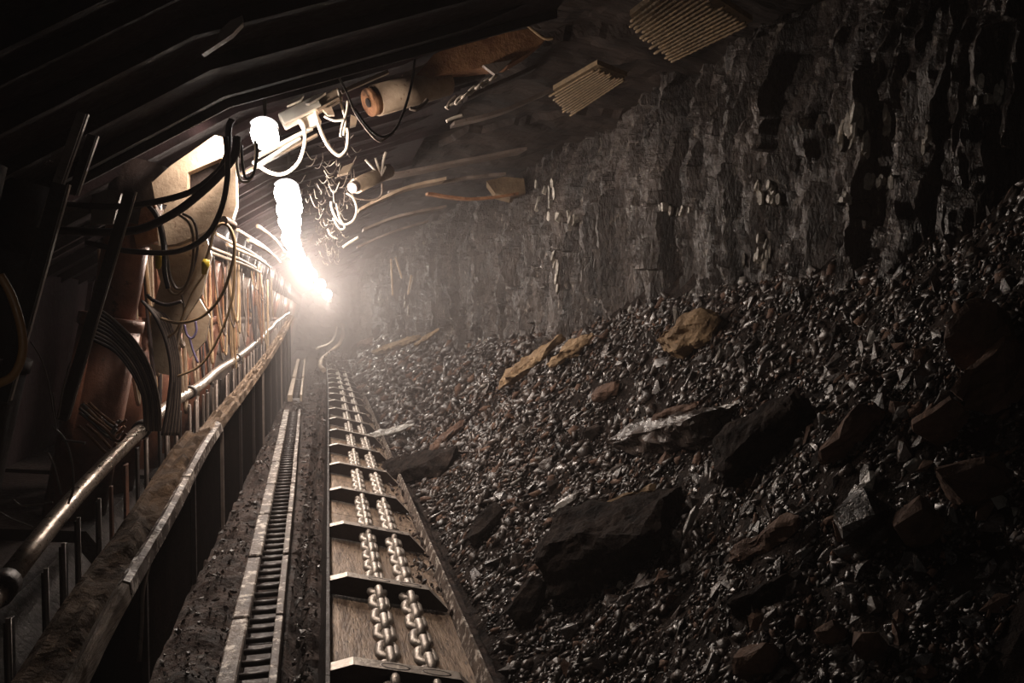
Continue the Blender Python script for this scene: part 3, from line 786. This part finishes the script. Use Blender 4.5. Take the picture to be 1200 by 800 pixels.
# ================================================================== LAMPS
for k, (Y, X, z, w) in enumerate(LAMPS):
    t = empty('mine_lamp', (X, Y, z)); bpy.context.view_layer.update()
    tag(t, ['glaring white lamp nearest the camera under the canopy edge', 'second glaring lamp, top of the bright streak', 'third lamp within the bright streak', 'fourth lamp within the bright streak',
            'fifth lamp, middle of the bright streak', 'sixth lamp, where the bright streak bends', 'seventh lamp below the bend of the streak', 'eighth lamp low in the bright streak',
            'ninth lamp near the bottom of the streak', 'farthest lamp at the bottom of the bright streak'][k], 'lamp', 'mine lamps along the supports')
    L_ = .18 if k == 0 else min(1.1, .5 + .06 * Y); r = .075 if k == 0 else .07 + .003 * Y
    mb = MB(); mb.tube([(X, Y - L_ / 2, z), (X, Y - L_ / 2 + .03, z), (X, Y + L_ / 2 - .03, z), (X, Y + L_ / 2, z)], [r * .6, r, r, r * .6], 14); 
    gl = under(t, mb.build('lamp_glass', M['glow']))
    mb = MB(); n = 9
    vs = []
    for s in (-1, 1):
        for j in range(n):
            th = pi * (.2 + .6 * j / (n - 1)); vs.append((X + (r + .015) * cos(th), Y + s * (L_ / 2), z + (r + .012) * sin(th)))
    mb.add(vs, [[j, j + 1, n + j + 1, n + j] for j in range(n - 1)])
    under(t, mb.build('added_lamp_shade', M['dark']))  # cover added to stop lamp light going upwards
    mb = MB(); mb.tube([(X, Y, z + r + .03), (X, Y, canz(X) + .13)], .012, 6); under(t, mb.build('hanger', M['dark']))
    li = bpy.data.lights.new('lamp_light', 'SPOT' if k == 0 else 'POINT'); li.energy = w
    if k == 0: li.spot_size = R(172); li.spot_blend = .15
    li.color = LAMP_COL; li.shadow_soft_size = r * .9
    lo = bpy.data.objects.new('lamp_light', li); C.objects.link(lo); lo.location = (X, Y, z - r - .03); under(t, lo)
    if k == 0: lo.rotation_euler = Vector((.5, .5, -.5)).to_track_quat('-Z', 'Y').to_euler()
# extra spot added beside the first lamp to brighten the bracket
li = bpy.data.lights.new('bracket_fill', 'SPOT'); li.energy = 45; li.color = LAMP_COL; li.spot_size = R(104); li.spot_blend = .5; li.shadow_soft_size = .05
lo = bpy.data.objects.new('bracket_fill', li); C.objects.link(lo); lo.location = (LAMPS[0][1] - .13, LAMPS[0][0] - .1, LAMPS[0][2] - .02); lo.rotation_euler = Vector((-1, .42, -.25)).to_track_quat('-Z', 'Y').to_euler()
# unseen fill light added near the camera to lift the dark foreground
li = bpy.data.lights.new('camera_fill', 'SPOT'); li.energy = CAM_FILL_W; li.color = (1, .93, .85); li.spot_size = R(135); li.spot_blend = 1; li.shadow_soft_size = .03
lo = bpy.data.objects.new('camera_fill', li); C.objects.link(lo); lo.location = (-.15, -.1, 1.75); lo.rotation_euler = (R(80), 0, R(-16))

# ================================================================== HOSES AND FITTINGS
def hose(pts, wpx, m, label, group=None, name='hydraulic_hose', cat='hose'):
    """pts: (px, py, Y)"""
    P = [PY(*p) for p in pts]; ym = sum(p[2] for p in pts) / len(pts)
    mb = MB(); mb.tube(smooth_path(P, 8), wpx / 2 * ym / F, 8)
    o = mb.build(name, M[m]); tag(o, label, cat, group); return o
def H(pts, Y, *a, **k): return hose([(p[0], p[1], Y if len(p) < 3 else p[2]) for p in pts], *a, **k)
H([(30, 232), (90, 240), (150, 241), (215, 228), (250, 206), (266, 182), (268, 150), (272, 140)], 4.3, 7, 'hose', 'upper thick black hose sweeping left from the first lamp')
H([(60, 270), (150, 271), (200, 252), (240, 222), (266, 195), (276, 178), (278, 160)], 4.25, 9, 'hose', 'middle thick black hose crossing the tan bracket')
H([(100, 284), (150, 294), (205, 295), (240, 278), (258, 248), (266, 212), (266, 178), (264, 160)], 4.2, 6, 'hose', 'lower thick black hose sagging across the tan bracket')
H([(176, 242), (188, 262), (193, 300), (195, 330), (202, 344), (214, 341), (224, 318), (227, 285), (222, 262), (208, 250)], 4.5, 3.2, 'tanhose', 'thin tan hose loop hanging below the black hoses, left strand')
H([(182, 244), (191, 268), (196, 300), (199, 322), (207, 338), (219, 332), (230, 300), (231, 275), (226, 258), (214, 250)], 4.55, 3.0, 'greyhose', 'thin grey hose loop beside the left tan loop')
H([(172, 238), (184, 255), (191, 285), (193, 318), (197, 338)], 4.4, 5, 'hose', 'short dark hose behind the thin loops')
H([(188, 373), (210, 378), (238, 370), (260, 345), (272, 310), (275, 285), (270, 268), (262, 262), (252, 268), (246, 290), (240, 310)], 4.7, 3.4, 'tanhose', 'large tan hose loop hanging under the tan bracket')
H([(268, 266), (274, 285), (275, 320), (272, 350), (262, 382), (247, 412), (232, 430), (208, 441)], 4.8, 2.6, 'tanhose', 'long tan hose running down to the handrail pipe')
H([(240, 320), (228, 338), (218, 360), (208, 385), (197, 395)], 4.75, 2.5, 'tanhose', 'short tan hose crossing the big loop on the left')
H([(172, 345), (180, 352), (195, 357), (213, 353)], 4.6, 4, 'hose', 'short black hose bow left of the big tan loop')
H([(213, 345), (216, 365), (208, 400), (206, 440)], 5.0, 2.2, 'greyhose', 'thin grey hose hanging under the tan loops')
H([(0, 322, 2.0), (14, 348, 2.0), (25, 385, 2.0), (26, 415, 2.0), (15, 440, 2.0), (-8, 452, 2.0)], 2.0, 9, 'orangehose', 'orange-brown hose bulging in at the left edge')
H([(36, 400), (48, 420), (56, 445), (62, 480), (66, 505)], 3.2, 1.6, 'greyhose', 'thin pale wire hanging in the dark left shade')
H([(62, 500), (76, 515), (84, 540), (86, 570), (80, 590)], 3.2, 2.4, 'greyhose', 'thin branching grey hose low in the left shade')
H([(74, 516), (85, 517), (100, 519)], 3.2, 3.0, 'greyhose', 'short grey stub beside the branching hose')
H([(56, 530), (64, 548), (72, 580)], 3.2, 2.4, 'greyhose', 'short grey hose end above the foreground handrail')
H([(62, 460), (67, 490), (74, 455), (82, 425)], 3.4, 1.6, 'greyhose', 'thin V-shaped cable in the dark left shade')
H([(0, 600), (14, 608), (38, 617)], 3.0, 1.8, 'greyhose', 'thin cable lying left of the handrail in shade')
H([(15, 585), (26, 592), (50, 590), (62, 588)], 3.0, 2.0, 'greyhose', 'short curved cable end left of the handrail')
# bundle of black hoses: two coils
for k in range(9):
    dx, dy = 2.2 * k, 4.6 * k
    H([(112 - dx * .3, 360 + dy), (132 + dx * .1, 374 + dy), (158 - dx * .3, 400 + dy * .9), (176 - dx * .7, 432 + dy * .6), (186 - dx, 470), (188 - dx, 505)], 4.35 + .03 * k, 3.6, 'greyhose' if k % 3 == 0 else 'hose',
      'dark hose in the arching bundle left of the handrail', 'arching hose bundle by the red legs')
for k in range(10):
    H([(166 + 2 * k, 352 + 1.5 * k), (182 + 1.6 * k, 372), (194 + 1.3 * k, 400), (200 + 1.2 * k, 435), (196 + 1.6 * k, 475), (190 + 2 * k, 510)], 4.75 + .02 * k, 3.0, 'greyhose' if k % 2 else 'hose',
      'dark hose in the upright bundle right of the red legs', 'upright hose bundle by the red legs')
for k in range(12):
    x0 = 92 + 6.5 * rr.random() * 2; y0 = 470 + 30 * rr.random()
    H([(x0, y0), (x0 + 14 + 6 * rr.random(), y0 + 14), (x0 + 34, y0 + 26 + 12 * rr.random()), (x0 + 44, y0 + 20)], 4.0 + .3 * rr.random(), 3.2, 'greyhose' if k % 2 else 'rust',
      'short tangled hose end in the heap under the red legs', 'tangled hose ends under the red legs')
# lit hoses at the first lamp
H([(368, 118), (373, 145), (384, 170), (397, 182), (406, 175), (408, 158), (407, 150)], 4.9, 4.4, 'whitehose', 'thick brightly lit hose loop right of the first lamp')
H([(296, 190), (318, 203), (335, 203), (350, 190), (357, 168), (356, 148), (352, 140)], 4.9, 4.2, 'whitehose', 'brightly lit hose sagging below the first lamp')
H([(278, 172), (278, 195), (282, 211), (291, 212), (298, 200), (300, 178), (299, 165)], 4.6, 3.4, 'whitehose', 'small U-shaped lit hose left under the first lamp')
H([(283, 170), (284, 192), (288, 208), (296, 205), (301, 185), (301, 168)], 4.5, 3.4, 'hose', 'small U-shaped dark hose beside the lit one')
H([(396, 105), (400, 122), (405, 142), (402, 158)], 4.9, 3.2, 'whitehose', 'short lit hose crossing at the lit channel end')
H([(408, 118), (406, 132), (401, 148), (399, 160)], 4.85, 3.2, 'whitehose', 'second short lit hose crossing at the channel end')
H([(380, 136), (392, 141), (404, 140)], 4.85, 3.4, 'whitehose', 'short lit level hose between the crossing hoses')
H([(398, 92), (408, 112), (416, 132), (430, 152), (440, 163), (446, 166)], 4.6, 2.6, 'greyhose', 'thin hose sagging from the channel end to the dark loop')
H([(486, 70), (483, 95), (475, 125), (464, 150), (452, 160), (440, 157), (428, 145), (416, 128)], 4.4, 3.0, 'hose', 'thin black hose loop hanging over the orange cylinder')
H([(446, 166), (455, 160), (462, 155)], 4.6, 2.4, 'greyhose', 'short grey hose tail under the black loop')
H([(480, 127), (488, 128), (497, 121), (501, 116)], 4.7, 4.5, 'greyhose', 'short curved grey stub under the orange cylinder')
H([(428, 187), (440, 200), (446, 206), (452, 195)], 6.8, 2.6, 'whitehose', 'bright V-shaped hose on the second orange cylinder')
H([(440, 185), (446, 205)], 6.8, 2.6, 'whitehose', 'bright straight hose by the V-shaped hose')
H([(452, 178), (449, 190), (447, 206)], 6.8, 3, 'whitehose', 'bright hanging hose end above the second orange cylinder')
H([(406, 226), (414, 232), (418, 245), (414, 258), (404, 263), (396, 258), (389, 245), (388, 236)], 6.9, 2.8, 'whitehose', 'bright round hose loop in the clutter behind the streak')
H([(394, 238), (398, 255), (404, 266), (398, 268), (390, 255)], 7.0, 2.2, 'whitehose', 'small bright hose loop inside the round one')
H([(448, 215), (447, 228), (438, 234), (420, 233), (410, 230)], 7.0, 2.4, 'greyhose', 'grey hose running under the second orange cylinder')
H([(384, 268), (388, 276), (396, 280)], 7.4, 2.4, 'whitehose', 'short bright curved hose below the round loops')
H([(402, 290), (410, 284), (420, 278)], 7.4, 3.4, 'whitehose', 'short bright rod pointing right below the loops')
H([(216, 380), (219, 392), (225, 396), (230, 388), (229, 376)], 5.0, 2.6, 'bluehose', 'small lilac hose loop right of the upright bundle')
H([(222, 395), (226, 410), (232, 425)], 5.0, 2.4, 'bluehose', 'lilac hose tail under the lilac loop')
# hanging curtain of hoses further in, each its own
n = 0
for k in range(150):
    Y = 5.3 + 9.5 * rr.random() ** 1.3; X = -1.02 - .35 * rr.random() + (.05 if Y > 8 else 0)
    zt = canz(X) - .02 - .25 * rr.random(); L_ = rr.uniform(.35, 1.25)
    dy = rr.uniform(.06, .55); p0 = Vector((X, Y, zt)); p2 = Vector((X + rr.uniform(-.05, .1), Y + dy, zt - rr.uniform(0, .2)))
    mid = (p0 + p2) / 2 - Vector((-.04, 0, L_))
    q1 = p0.lerp(mid, .55) + Vector((0, -.04, -.12)); q2 = p2.lerp(mid, .55) + Vector((0, .04, -.12))
    mb = MB(); mb.tube(smooth_path([p0, q1, mid, q2, p2], 5), rr.uniform(.008, .014), 6)
    mname = rr.choice(['tanhose', 'greyhose', 'greyhose', 'tan', 'hose', 'tanhose', 'rust'])
    o = mb.build('hydraulic_hose', M[mname])
    tag(o, {'tanhose': 'tan hose looping down in the hose curtain behind the handrail', 'tan': 'pale hose looping down in the hose curtain behind the handrail', 'greyhose': 'grey hose looping down in the hose curtain behind the handrail',
            'hose': 'black hose looping down in the hose curtain behind the handrail', 'rust': 'rusty brown hose looping down in the hose curtain behind the handrail'}[mname], 'hose', 'hose curtain behind the handrail, ' + mname.replace('hose', ''))
# short fittings, pipe runs and rods right of the bright streak under the canopies
for k in range(210):
    Y = 6.2 + 9 * rr.random(); X = rr.uniform(-.22, .26) * (1 - (Y - 6) * .02); z = canz(X) + .08 - rr.uniform(.0, .38) - .012 * (Y - 6)
    p = Vector((X, Y, z)); d = Vector((rr.uniform(-.05, .05), rr.uniform(-.15, .15), rr.uniform(-.07, .04)))
    mb = MB(); mb.tube(smooth_path([p, p + d + Vector((0, 0, -.035)), p + d * 1.9], 4), rr.uniform(.0022, .005), 5)
    o = mb.build('hose_fitting', M['whitehose' if k % 3 == 0 else 'greyhose'])
    tag(o, 'short ' + ('pale' if k % 3 == 0 else 'grey') + ' hose end in the clutter right of the bright streak', 'hose', ('pale' if k % 3 == 0 else 'grey') + ' hose ends beside the bright streak')
# bent roof straps and boards wedged under the canopies further in
ST = [((436, 214), (560, 190), (612, 180), 8.0, .10, 'long lit roof strap bowing from second cylinder to the coal wall', 'steel'),
      ((455, 228), (545, 212), (590, 207), 8.6, .06, 'thin roof strap below the long lit one', 'steel'),
      ((420, 250), (470, 226), (520, 214), 8.2, .10, 'slanting tan strap right of the bright hose loop', 'tan'),
      ((425, 272), (470, 256), (520, 246), 10.0, .12, 'dusty flat board under the roof, mid gallery', 'steel'),
      ((418, 292), (460, 274), (500, 262), 12.0, .12, 'hazy flat board under the roof nearer the glare', 'steel'),
      ((500, 230), (550, 236), (605, 230), 9.0, .06, 'low bent strap ending beside the brown roof patch', 'rust'),
      ((530, 150), (590, 134), (640, 112), 6.6, .06, 'dim strap beneath the shackles towards the smaller roof mat', 'steel'),
      ((545, 120), (590, 100), (625, 84), 5.8, .05, 'dim strap right of the row of shackles', 'dark')]
for a, b, c, Y, w, l_, mm in ST:
    pts = smooth_path([PY(*a, Y), PY(*b, Y), PY(*c, Y)], 8)
    mb = MB(); n_ = len(pts); vs = []
    for i_, p in enumerate(pts):
        j_ = .012 * float(fbm(p.x * 7, Y, 3))
        for (oy, oz) in ((-w * 2, 0), (w * 2, .02), (w * 2, .05), (-w * 2, .03)): vs.append(p + Vector((0, oy + j_ * 2, oz + j_)))
    fs = [[i_ * 4 + j, i_ * 4 + (j + 1) % 4, (i_ + 1) * 4 + (j + 1) % 4, (i_ + 1) * 4 + j] for i_ in range(n_ - 1) for j in range(4)] + [[0, 1, 2, 3], [4 * n_ - 4, 4 * n_ - 3, 4 * n_ - 2, 4 * n_ - 1]]
    mb.add(vs, fs); o = mb.build('roof_strap', M[mm]); tag(o, l_, 'strap')
for a, b, l_ in [((458, 303), (460, 346), 'pale roof bolt hanging by the far coal wall'), ((463, 301), (471, 326), 'slanting pale roof bolt beside the hanging one'), ((482, 322), (478, 345), 'short pale bolt right of the two far roof bolts')]:
    mb = MB(); mb.bar(PY(*a, 14), PY(*b, 14), .05, .03); o = mb.build('roof_bolt', M['tan']); tag(o, l_, 'bolt')
mb = MB(); mb.prism([PY(x, y, 9.6) for x, y in [(570, 212), (590, 207), (614, 209), (616, 226), (598, 231), (580, 226)]], (.1, .5, 0))
o = mb.build('rock_ledge', M['ochre']); tag(o, 'tan rock ledge where the roof meets the coal wall', 'rock')
def wall_pt(px, py):
    v = ray(px, py); t = 2.0
    while t < 40:
        p = O_ + v * t
        if p.x > float(wallX(p.y)) + .15 - float(coal_disp(np.float64(p.y), np.float64(p.z))): return p
        t += .015
    return O_ + v * 10
fr = random.Random(31)  # upright pale flakes added to paint glints on the coal wall
for (x, y, w, h, n_, fw, fh, where) in [(660, 256, 34, 8, 8, 6, 10, 'bright glint row left of wall centre'), (905, 225, 34, 24, 13, 6, 12, 'brightest glint patch right of wall centre'),
        (990, 232, 12, 10, 3, 8, 8, 'squarish glints right of the brightest patch'), (895, 288, 14, 22, 5, 3, 14, 'slim glints under the brightest patch'),
        (1000, 150, 34, 50, 16, 5, 22, 'tall glints on the pillar of the wall at upper right'), (1040, 150, 10, 40, 6, 4, 20, 'second column of tall glints at upper right'),
        (1030, 212, 34, 12, 9, 9, 12, 'glints along the ledge of the wall pillar'), (640, 228, 22, 30, 7, 4, 12, 'glints above the bright glint row'),
        (790, 246, 40, 9, 8, 4, 9, 'glint row between the two bright patches'), (1085, 165, 8, 24, 4, 4, 12, 'glints right of the wall pillar'),
        (1160, 105, 28, 28, 6, 6, 14, 'glints near the upper right corner'), (650, 320, 8, 50, 5, 3, 16, 'glints in a line under the bright glint row'),
        (478, 345, 8, 36, 4, 2, 14, 'glints below the far roof bolts'), (900, 300, 60, 20, 9, 3, 14, 'slim glints low over the rubble edge')]:
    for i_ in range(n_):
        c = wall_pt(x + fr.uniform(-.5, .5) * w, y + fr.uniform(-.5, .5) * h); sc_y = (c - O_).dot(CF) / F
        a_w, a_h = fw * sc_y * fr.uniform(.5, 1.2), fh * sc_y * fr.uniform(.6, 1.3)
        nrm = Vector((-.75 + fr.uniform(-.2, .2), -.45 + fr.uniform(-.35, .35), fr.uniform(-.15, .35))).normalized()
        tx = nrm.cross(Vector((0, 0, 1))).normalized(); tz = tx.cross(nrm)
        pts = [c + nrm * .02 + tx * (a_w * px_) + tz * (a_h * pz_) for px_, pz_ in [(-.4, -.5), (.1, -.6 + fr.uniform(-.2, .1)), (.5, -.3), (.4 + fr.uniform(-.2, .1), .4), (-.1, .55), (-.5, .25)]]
        mb = MB(); mb.prism(pts, -nrm * .05); o = mb.build('glint_flake', M['painted_glint']); tag(o, 'painted coal glint in the ' + where, 'painted glint', where)
pt = wall_pt(447, 352); vs, fs = rock_mesh(77, 22, (.10, .08, .22)); me = bpy.data.meshes.new('pale_rock'); me.from_pydata(vs.tolist(), [], fs.tolist()); me.materials.append(M['pale'])
o = link(bpy.data.objects.new('pale_rock', me)); o.location = pt; tag(o, 'whitish jagged rock standing out of the far coal wall', 'rock')
# parallel pipes left of the streak
for k in range(7):
    X = -.95 + .06 * k
    mb = MB(); z = 2.02 + .035 * k - (.1 if k % 2 else 0)
    mb.tube(smooth_path([(X, 6.0 + .2 * k, z), (X, 7.4, z + .02), (X + .05, 8.8, z + .03), (X + .04, 10.8, z + .05)], 5), .014, 6)
    o = mb.build('steel_pipe', M['tan']); tag(o, 'slim lit pipe running along the supports left of the bright streak', 'pipe', 'slim pipes left of the bright streak')
# yellow tags
for (x, y, Y, l_) in [(187, 305, 4.6, 'small yellow fitting left of the thin hose loops'), (241, 312, 4.7, 'small yellow fitting where the tan hoses meet')]:
    c = PY(x, y, Y); mb = MB(); mb.tube([c + Vector((.005, 0, .04)), c + Vector((0, 0, .015)), c - Vector((.01, 0, .045))], [.016, .024, .012], 10); o = mb.build('hose_coupling', M['yellow']); tag(o, l_, 'coupling')

# --- big fittings, drawn in the plane across the gallery and given real thickness
def plate(pts, Y, depth, name, m, label, cat, extra=None):
    mb = MB(); mb.prism([PY(x, y, Y) for x, y in pts], (0, depth, 0))
    o = mb.build(name, M[m]); tag(o, label, cat); return o
# tan bracket with a slot: outer frame made of pieces around the slot
t = empty('support_bracket', PY(225, 220, 4.75)); bpy.context.view_layer.update()
tag(t, 'large tan steel bracket with a long slot left of first lamp', 'bracket')
def pl2(pts, Y, d, name, m): 
    mb = MB(); mb.prism([PY(x, y, Y) for x, y in pts], (0, d, 0)); return under(t, mb.build(name, M[m]))
mb = MB()
for pts in ([(178, 214), (200, 194), (232, 172), (252, 158), (264, 162), (268, 172), (266, 182), (220, 202), (219, 226), (196, 240), (182, 236)],
            [(219, 228), (263, 207), (276, 200), (277, 240), (272, 256), (256, 262), (236, 274), (206, 286), (186, 288), (184, 262), (196, 240)],
            [(263, 207), (260, 184), (266, 182), (276, 180), (276, 200)]):
    mb.prism([PY(x, y, 4.75) for x, y in pts], (0, .12, 0))
under(t, mb.build('slotted_plate', M['tan']))
pl2([(218, 200), (268, 180), (268, 200), (218, 228)], 4.84, .03, 'slot_back', 'dark')
mb = MB(); mb.cyl(PY(262, 258, 4.7), PY(271, 262, 4.7) + Vector((0, .1, 0)), .025, 12); under(t, mb.build('pin', M['steel']))
plate([(152, 252), (180, 236), (190, 262), (186, 282), (160, 290)], 4.95, .25, 'bracket_knuckle', 'rust', 'orange-brown steel knuckle left below the tan bracket', 'bracket')
plate([(176, 286), (206, 288), (240, 272), (248, 300), (236, 345), (214, 378), (200, 440), (182, 436), (176, 372), (188, 330)], 5.0, .05, 'back_plate', 'tan', 'dusty tan steel plate hanging behind the thin hose loops', 'plate')
plate([(210, 378), (228, 340), (246, 372), (240, 400), (222, 420)], 5.15, .05, 'back_plate', 'tan', 'small dusty plate below the hanging tan one', 'plate')
# lit channel beams at lamp
def beamb(a, b, w, h, Y, name, m, label, cat='beam', Yb=None):
    mb = MB(); mb.bar(PY(a[0], a[1], Y), PY(b[0], b[1], Yb or Y), w, h, Vector((0, 0, 1))); o = mb.build(name, M[m]); tag(o, label, cat); return o
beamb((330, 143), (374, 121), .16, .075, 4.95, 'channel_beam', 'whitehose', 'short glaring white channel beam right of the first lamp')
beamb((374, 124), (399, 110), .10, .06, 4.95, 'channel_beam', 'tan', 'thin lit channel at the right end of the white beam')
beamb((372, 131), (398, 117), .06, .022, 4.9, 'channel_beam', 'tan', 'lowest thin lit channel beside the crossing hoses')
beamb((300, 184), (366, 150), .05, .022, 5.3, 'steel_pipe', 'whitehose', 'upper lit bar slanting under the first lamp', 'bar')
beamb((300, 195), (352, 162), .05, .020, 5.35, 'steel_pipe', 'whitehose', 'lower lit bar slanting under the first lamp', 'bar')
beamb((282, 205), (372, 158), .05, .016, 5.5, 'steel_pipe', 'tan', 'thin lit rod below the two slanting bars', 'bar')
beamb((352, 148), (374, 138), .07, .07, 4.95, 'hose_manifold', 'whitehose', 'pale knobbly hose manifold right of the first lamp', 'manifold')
plate([(336, 124), (352, 117), (356, 111), (347, 115), (337, 119)], 4.7, .05, 'lug', 'whitehose', 'small lit lug above the white channel beam', 'lug')
plate([(358, 121), (368, 112), (382, 108), (374, 114), (362, 121)], 4.7, .05, 'lug', 'whitehose', 'long lit lug above the thin channel', 'lug')
plate([(378, 128), (388, 124), (392, 134), (384, 134)], 4.85, .05, 'lug', 'tan', 'square tan lug between the channel and hoses', 'lug')
plate([(411, 134), (419, 138), (417, 146), (410, 148)], 5.0, .06, 'lug', 'tan', 'small tan block right of the crossing hoses', 'lug')
beamb((400, 108), (455, 84), .03, .02, 4.65, 'steel_pipe', 'tan', 'thin lit bar along the dark canopy edge above the cylinder', 'bar')
# orange cylinder
t = empty('hydraulic_cylinder', PY(475, 110, 5.1)); bpy.context.view_layer.update(); tag(t, 'rusty orange hydraulic cylinder lying under the canopy', 'cylinder')
a, b = PY(440, 118, 5.0), PY(522, 95, 5.2)
mb = MB(); mb.cyl(a, b, .095, 28); under(t, mb.build('cylinder_body', M['tan']))
d = (b - a).normalized()
mb = MB(); mb.cyl(a - d * .05, a + d * .012, .085, 24); under(t, mb.build('end_eye', M['rust']))
mb = MB(); mb.cyl(a - d * .056, a - d * .045, .028, 16); under(t, mb.build('pin_hole', M['dark']))
mb = MB(); mb.cyl(b, b + d * .3, .05, 18); under(t, mb.build('piston_rod', M['dark']))
# rusty plate group
mb = MB()
mb.prism([PY(x, y, 5.05) for x, y in [(508, 64), (540, 48), (575, 42), (605, 36), (622, 33), (640, 46), (620, 62), (596, 76), (560, 80), (524, 86), (500, 92), (488, 88)]], (0, .16, 0))
o = mb.build('canopy_flap', M['rust']); tag(o, 'rusty orange flap plate at the canopy tip, right of cylinder', 'plate')
plate([(472, 86), (500, 74), (508, 88), (488, 96), (470, 94)], 5.1, .12, 'hinge_block', 'tan', 'tan hinge block between cylinder and rusty flap', 'bracket')
plate([(536, 46), (560, 34), (590, 30), (600, 34), (575, 41)], 5.0, .08, 'guard_plate', 'tan', 'dim tan strip plate on top of the rusty flap', 'plate')
plate([(566, 76), (600, 70), (590, 80), (580, 87)], 5.0, .04, 'guard_plate', 'steel', 'small pointed grey plate under the rusty flap', 'plate')
H([(608, 23), (618, 30), (628, 38), (638, 45), (648, 45)], 4.95, 4, 'tanhose', 'pale hose curving off the rusty flap right end')
H([(616, 20), (625, 27), (633, 34)], 4.95, 2.6, 'greyhose', 'thin grey hose above the pale hose at the flap')
H([(586, 27), (594, 25), (604, 23)], 4.95, 3, 'greyhose', 'short grey hose on top edge of the rusty flap')
# second cylinder and its beam
t = empty('hydraulic_cylinder', PY(435, 210, 6.8)); bpy.context.view_layer.update(); tag(t, 'smaller tan hydraulic cylinder behind, above the bright hose loop', 'cylinder')
a, b = PY(417, 218, 6.6), PY(455, 200, 7.0)
mb = MB(); mb.cyl(a, b, .062, 20); under(t, mb.build('cylinder_body', M['tan'])); d = (b - a).normalized()
mb = MB(); mb.cyl(a - d * .06, a, .045, 14); under(t, mb.build('piston_rod', M['steel']))
plate([(395, 205), (402, 195), (415, 190), (408, 202)], 6.4, .1, 'lug', 'tan', 'small tan lug up left of the second cylinder', 'lug')
# chain-like row of bright fittings under flap
for k, (x, y) in enumerate([(538, 117), (545, 112), (553, 106), (561, 101), (569, 97), (577, 92)]):
    c = PY(x, y, 4.9); mb = MB(); mb.tube(link_path(c, (PY(x + 5, y - 4, 4.9) - c).normalized(), Vector((0, 1, 0)) if k % 2 else Vector((.2, 0, 1)).normalized(), .06, .03), .009, 6, closed=True)
    o = mb.build('hanging_shackle', M['whitehose']); tag(o, 'bright steel shackle in the row hanging under the rusty flap', 'shackle', 'bright shackles under the rusty flap')
H([(522, 126), (530, 122), (540, 119)], 5.0, 3.6, 'whitehose', 'short bright bar below the row of shackles')
H([(523, 142), (532, 138), (542, 135)], 5.0, 4.0, 'whitehose', 'lower short bright bar under the shackles')
H([(535, 112), (527, 120), (524, 128)], 5.0, 4.0, 'steel', 'grey hook left of the row of shackles')
# angle bars on left
for pts, Y, w, l_, mm in [(((152, 224), (72, 492)), 4.1, .03, 'long slanting channel bar in front of red-brown legs', 'dark'), (((96, 132), (48, 268)), 3.4, .02, 'thin slanting bar catching light in the dark upper left', 'steel'),
                      (((108, 158), (84, 228)), 3.5, .02, 'second thin slanting bar right of the first', 'dark'), (((70, 215), (0, 470)), 3.0, .03, 'dim slanting bar down the dark left edge', 'dark')]:
    t = empty('angle_bar', PY(pts[1][0], pts[1][1], Y)); bpy.context.view_layer.update(); tag(t, l_, 'bar')
    a, b = PY(*pts[0], Y), PY(*pts[1], Y)
    mb = MB(); mb.bar(a, b, w * 1.6, .01, Vector((0, 1, 0))); under(t, mb.build('web', M[mm]))
    mb = MB(); off = Vector((w * .8, .02, 0)); mb.bar(a + off, b + off, .008, .02, Vector((0, 1, 0))); under(t, mb.build('flange', M['steel']))
plate([(108, 228), (128, 222), (142, 226), (132, 262), (106, 262)], 4.3, .05, 'valve_block', 'steel', 'dim grey valve block left of the orange knuckle', 'valve')
# small canopy detail top left (lit strip)
mb = MB(); mb.prism([PY(x, y, 2.9) for x, y in [(237, 63), (236, 60), (255, 47), (258, 35), (270, 24), (284, 18), (284, 27), (272, 40)]], (0, .04, 0))
o = mb.build('canopy_tab', M['steel']); tag(o, 'small lit metal tab on the near black canopy', 'plate')

# ================================================================== ROOF MATS
def roof_mat(cs, n, seed, label):
    """ribbed roof mat of parallel ropes on the rock between canopy tips and face; cs = four corners"""
    c0 = sum(cs, Vector()) / 4
    t = empty('roof_mat', c0); bpy.context.view_layer.update(); tag(t, label, 'roof mat')
    r = random.Random(seed); A, B, D, E_ = cs
    def P(u, v): return (A.lerp(B, u)).lerp(E_.lerp(D, u), v)
    mb = MB(); mb.prism([p + Vector((0, 0, .014)) for p in (A, B, D, E_)], (0, 0, .03)); under(t, mb.build('backing_sheet', M['mesh']))
    for k in range(n):
        v = (k + .5) / n; a = -r.uniform(0, .12); b = 1 - r.uniform(0, .10); m = 26
        pts = [P(a + (b - a) * j / m, v) + Vector((0, .003 * sin(j * 2.1), -.004)) for j in range(m + 1)]
        mb = MB(); mb.tube(pts, [.006 + .0035 * (j % 2) for j in range(m + 1)], 7); under(t, mb.build('rope', M['mesh']))
# ropes run A->B (u); rows go A->E (v)
roof_mat([PZ(738, 22, 3.02), PZ(800, -25, 3.08), PZ(882, 28, 3.08), PZ(790, 72, 3.02)], 17, 1, 'tan ribbed roof mat above the coal wall at top')
roof_mat([PZ(648, 108, 3.0), PZ(700, 78, 3.05), PZ(735, 92, 3.05), PZ(672, 134, 3.0)], 12, 2, 'smaller ribbed roof mat further in beside the canopies')
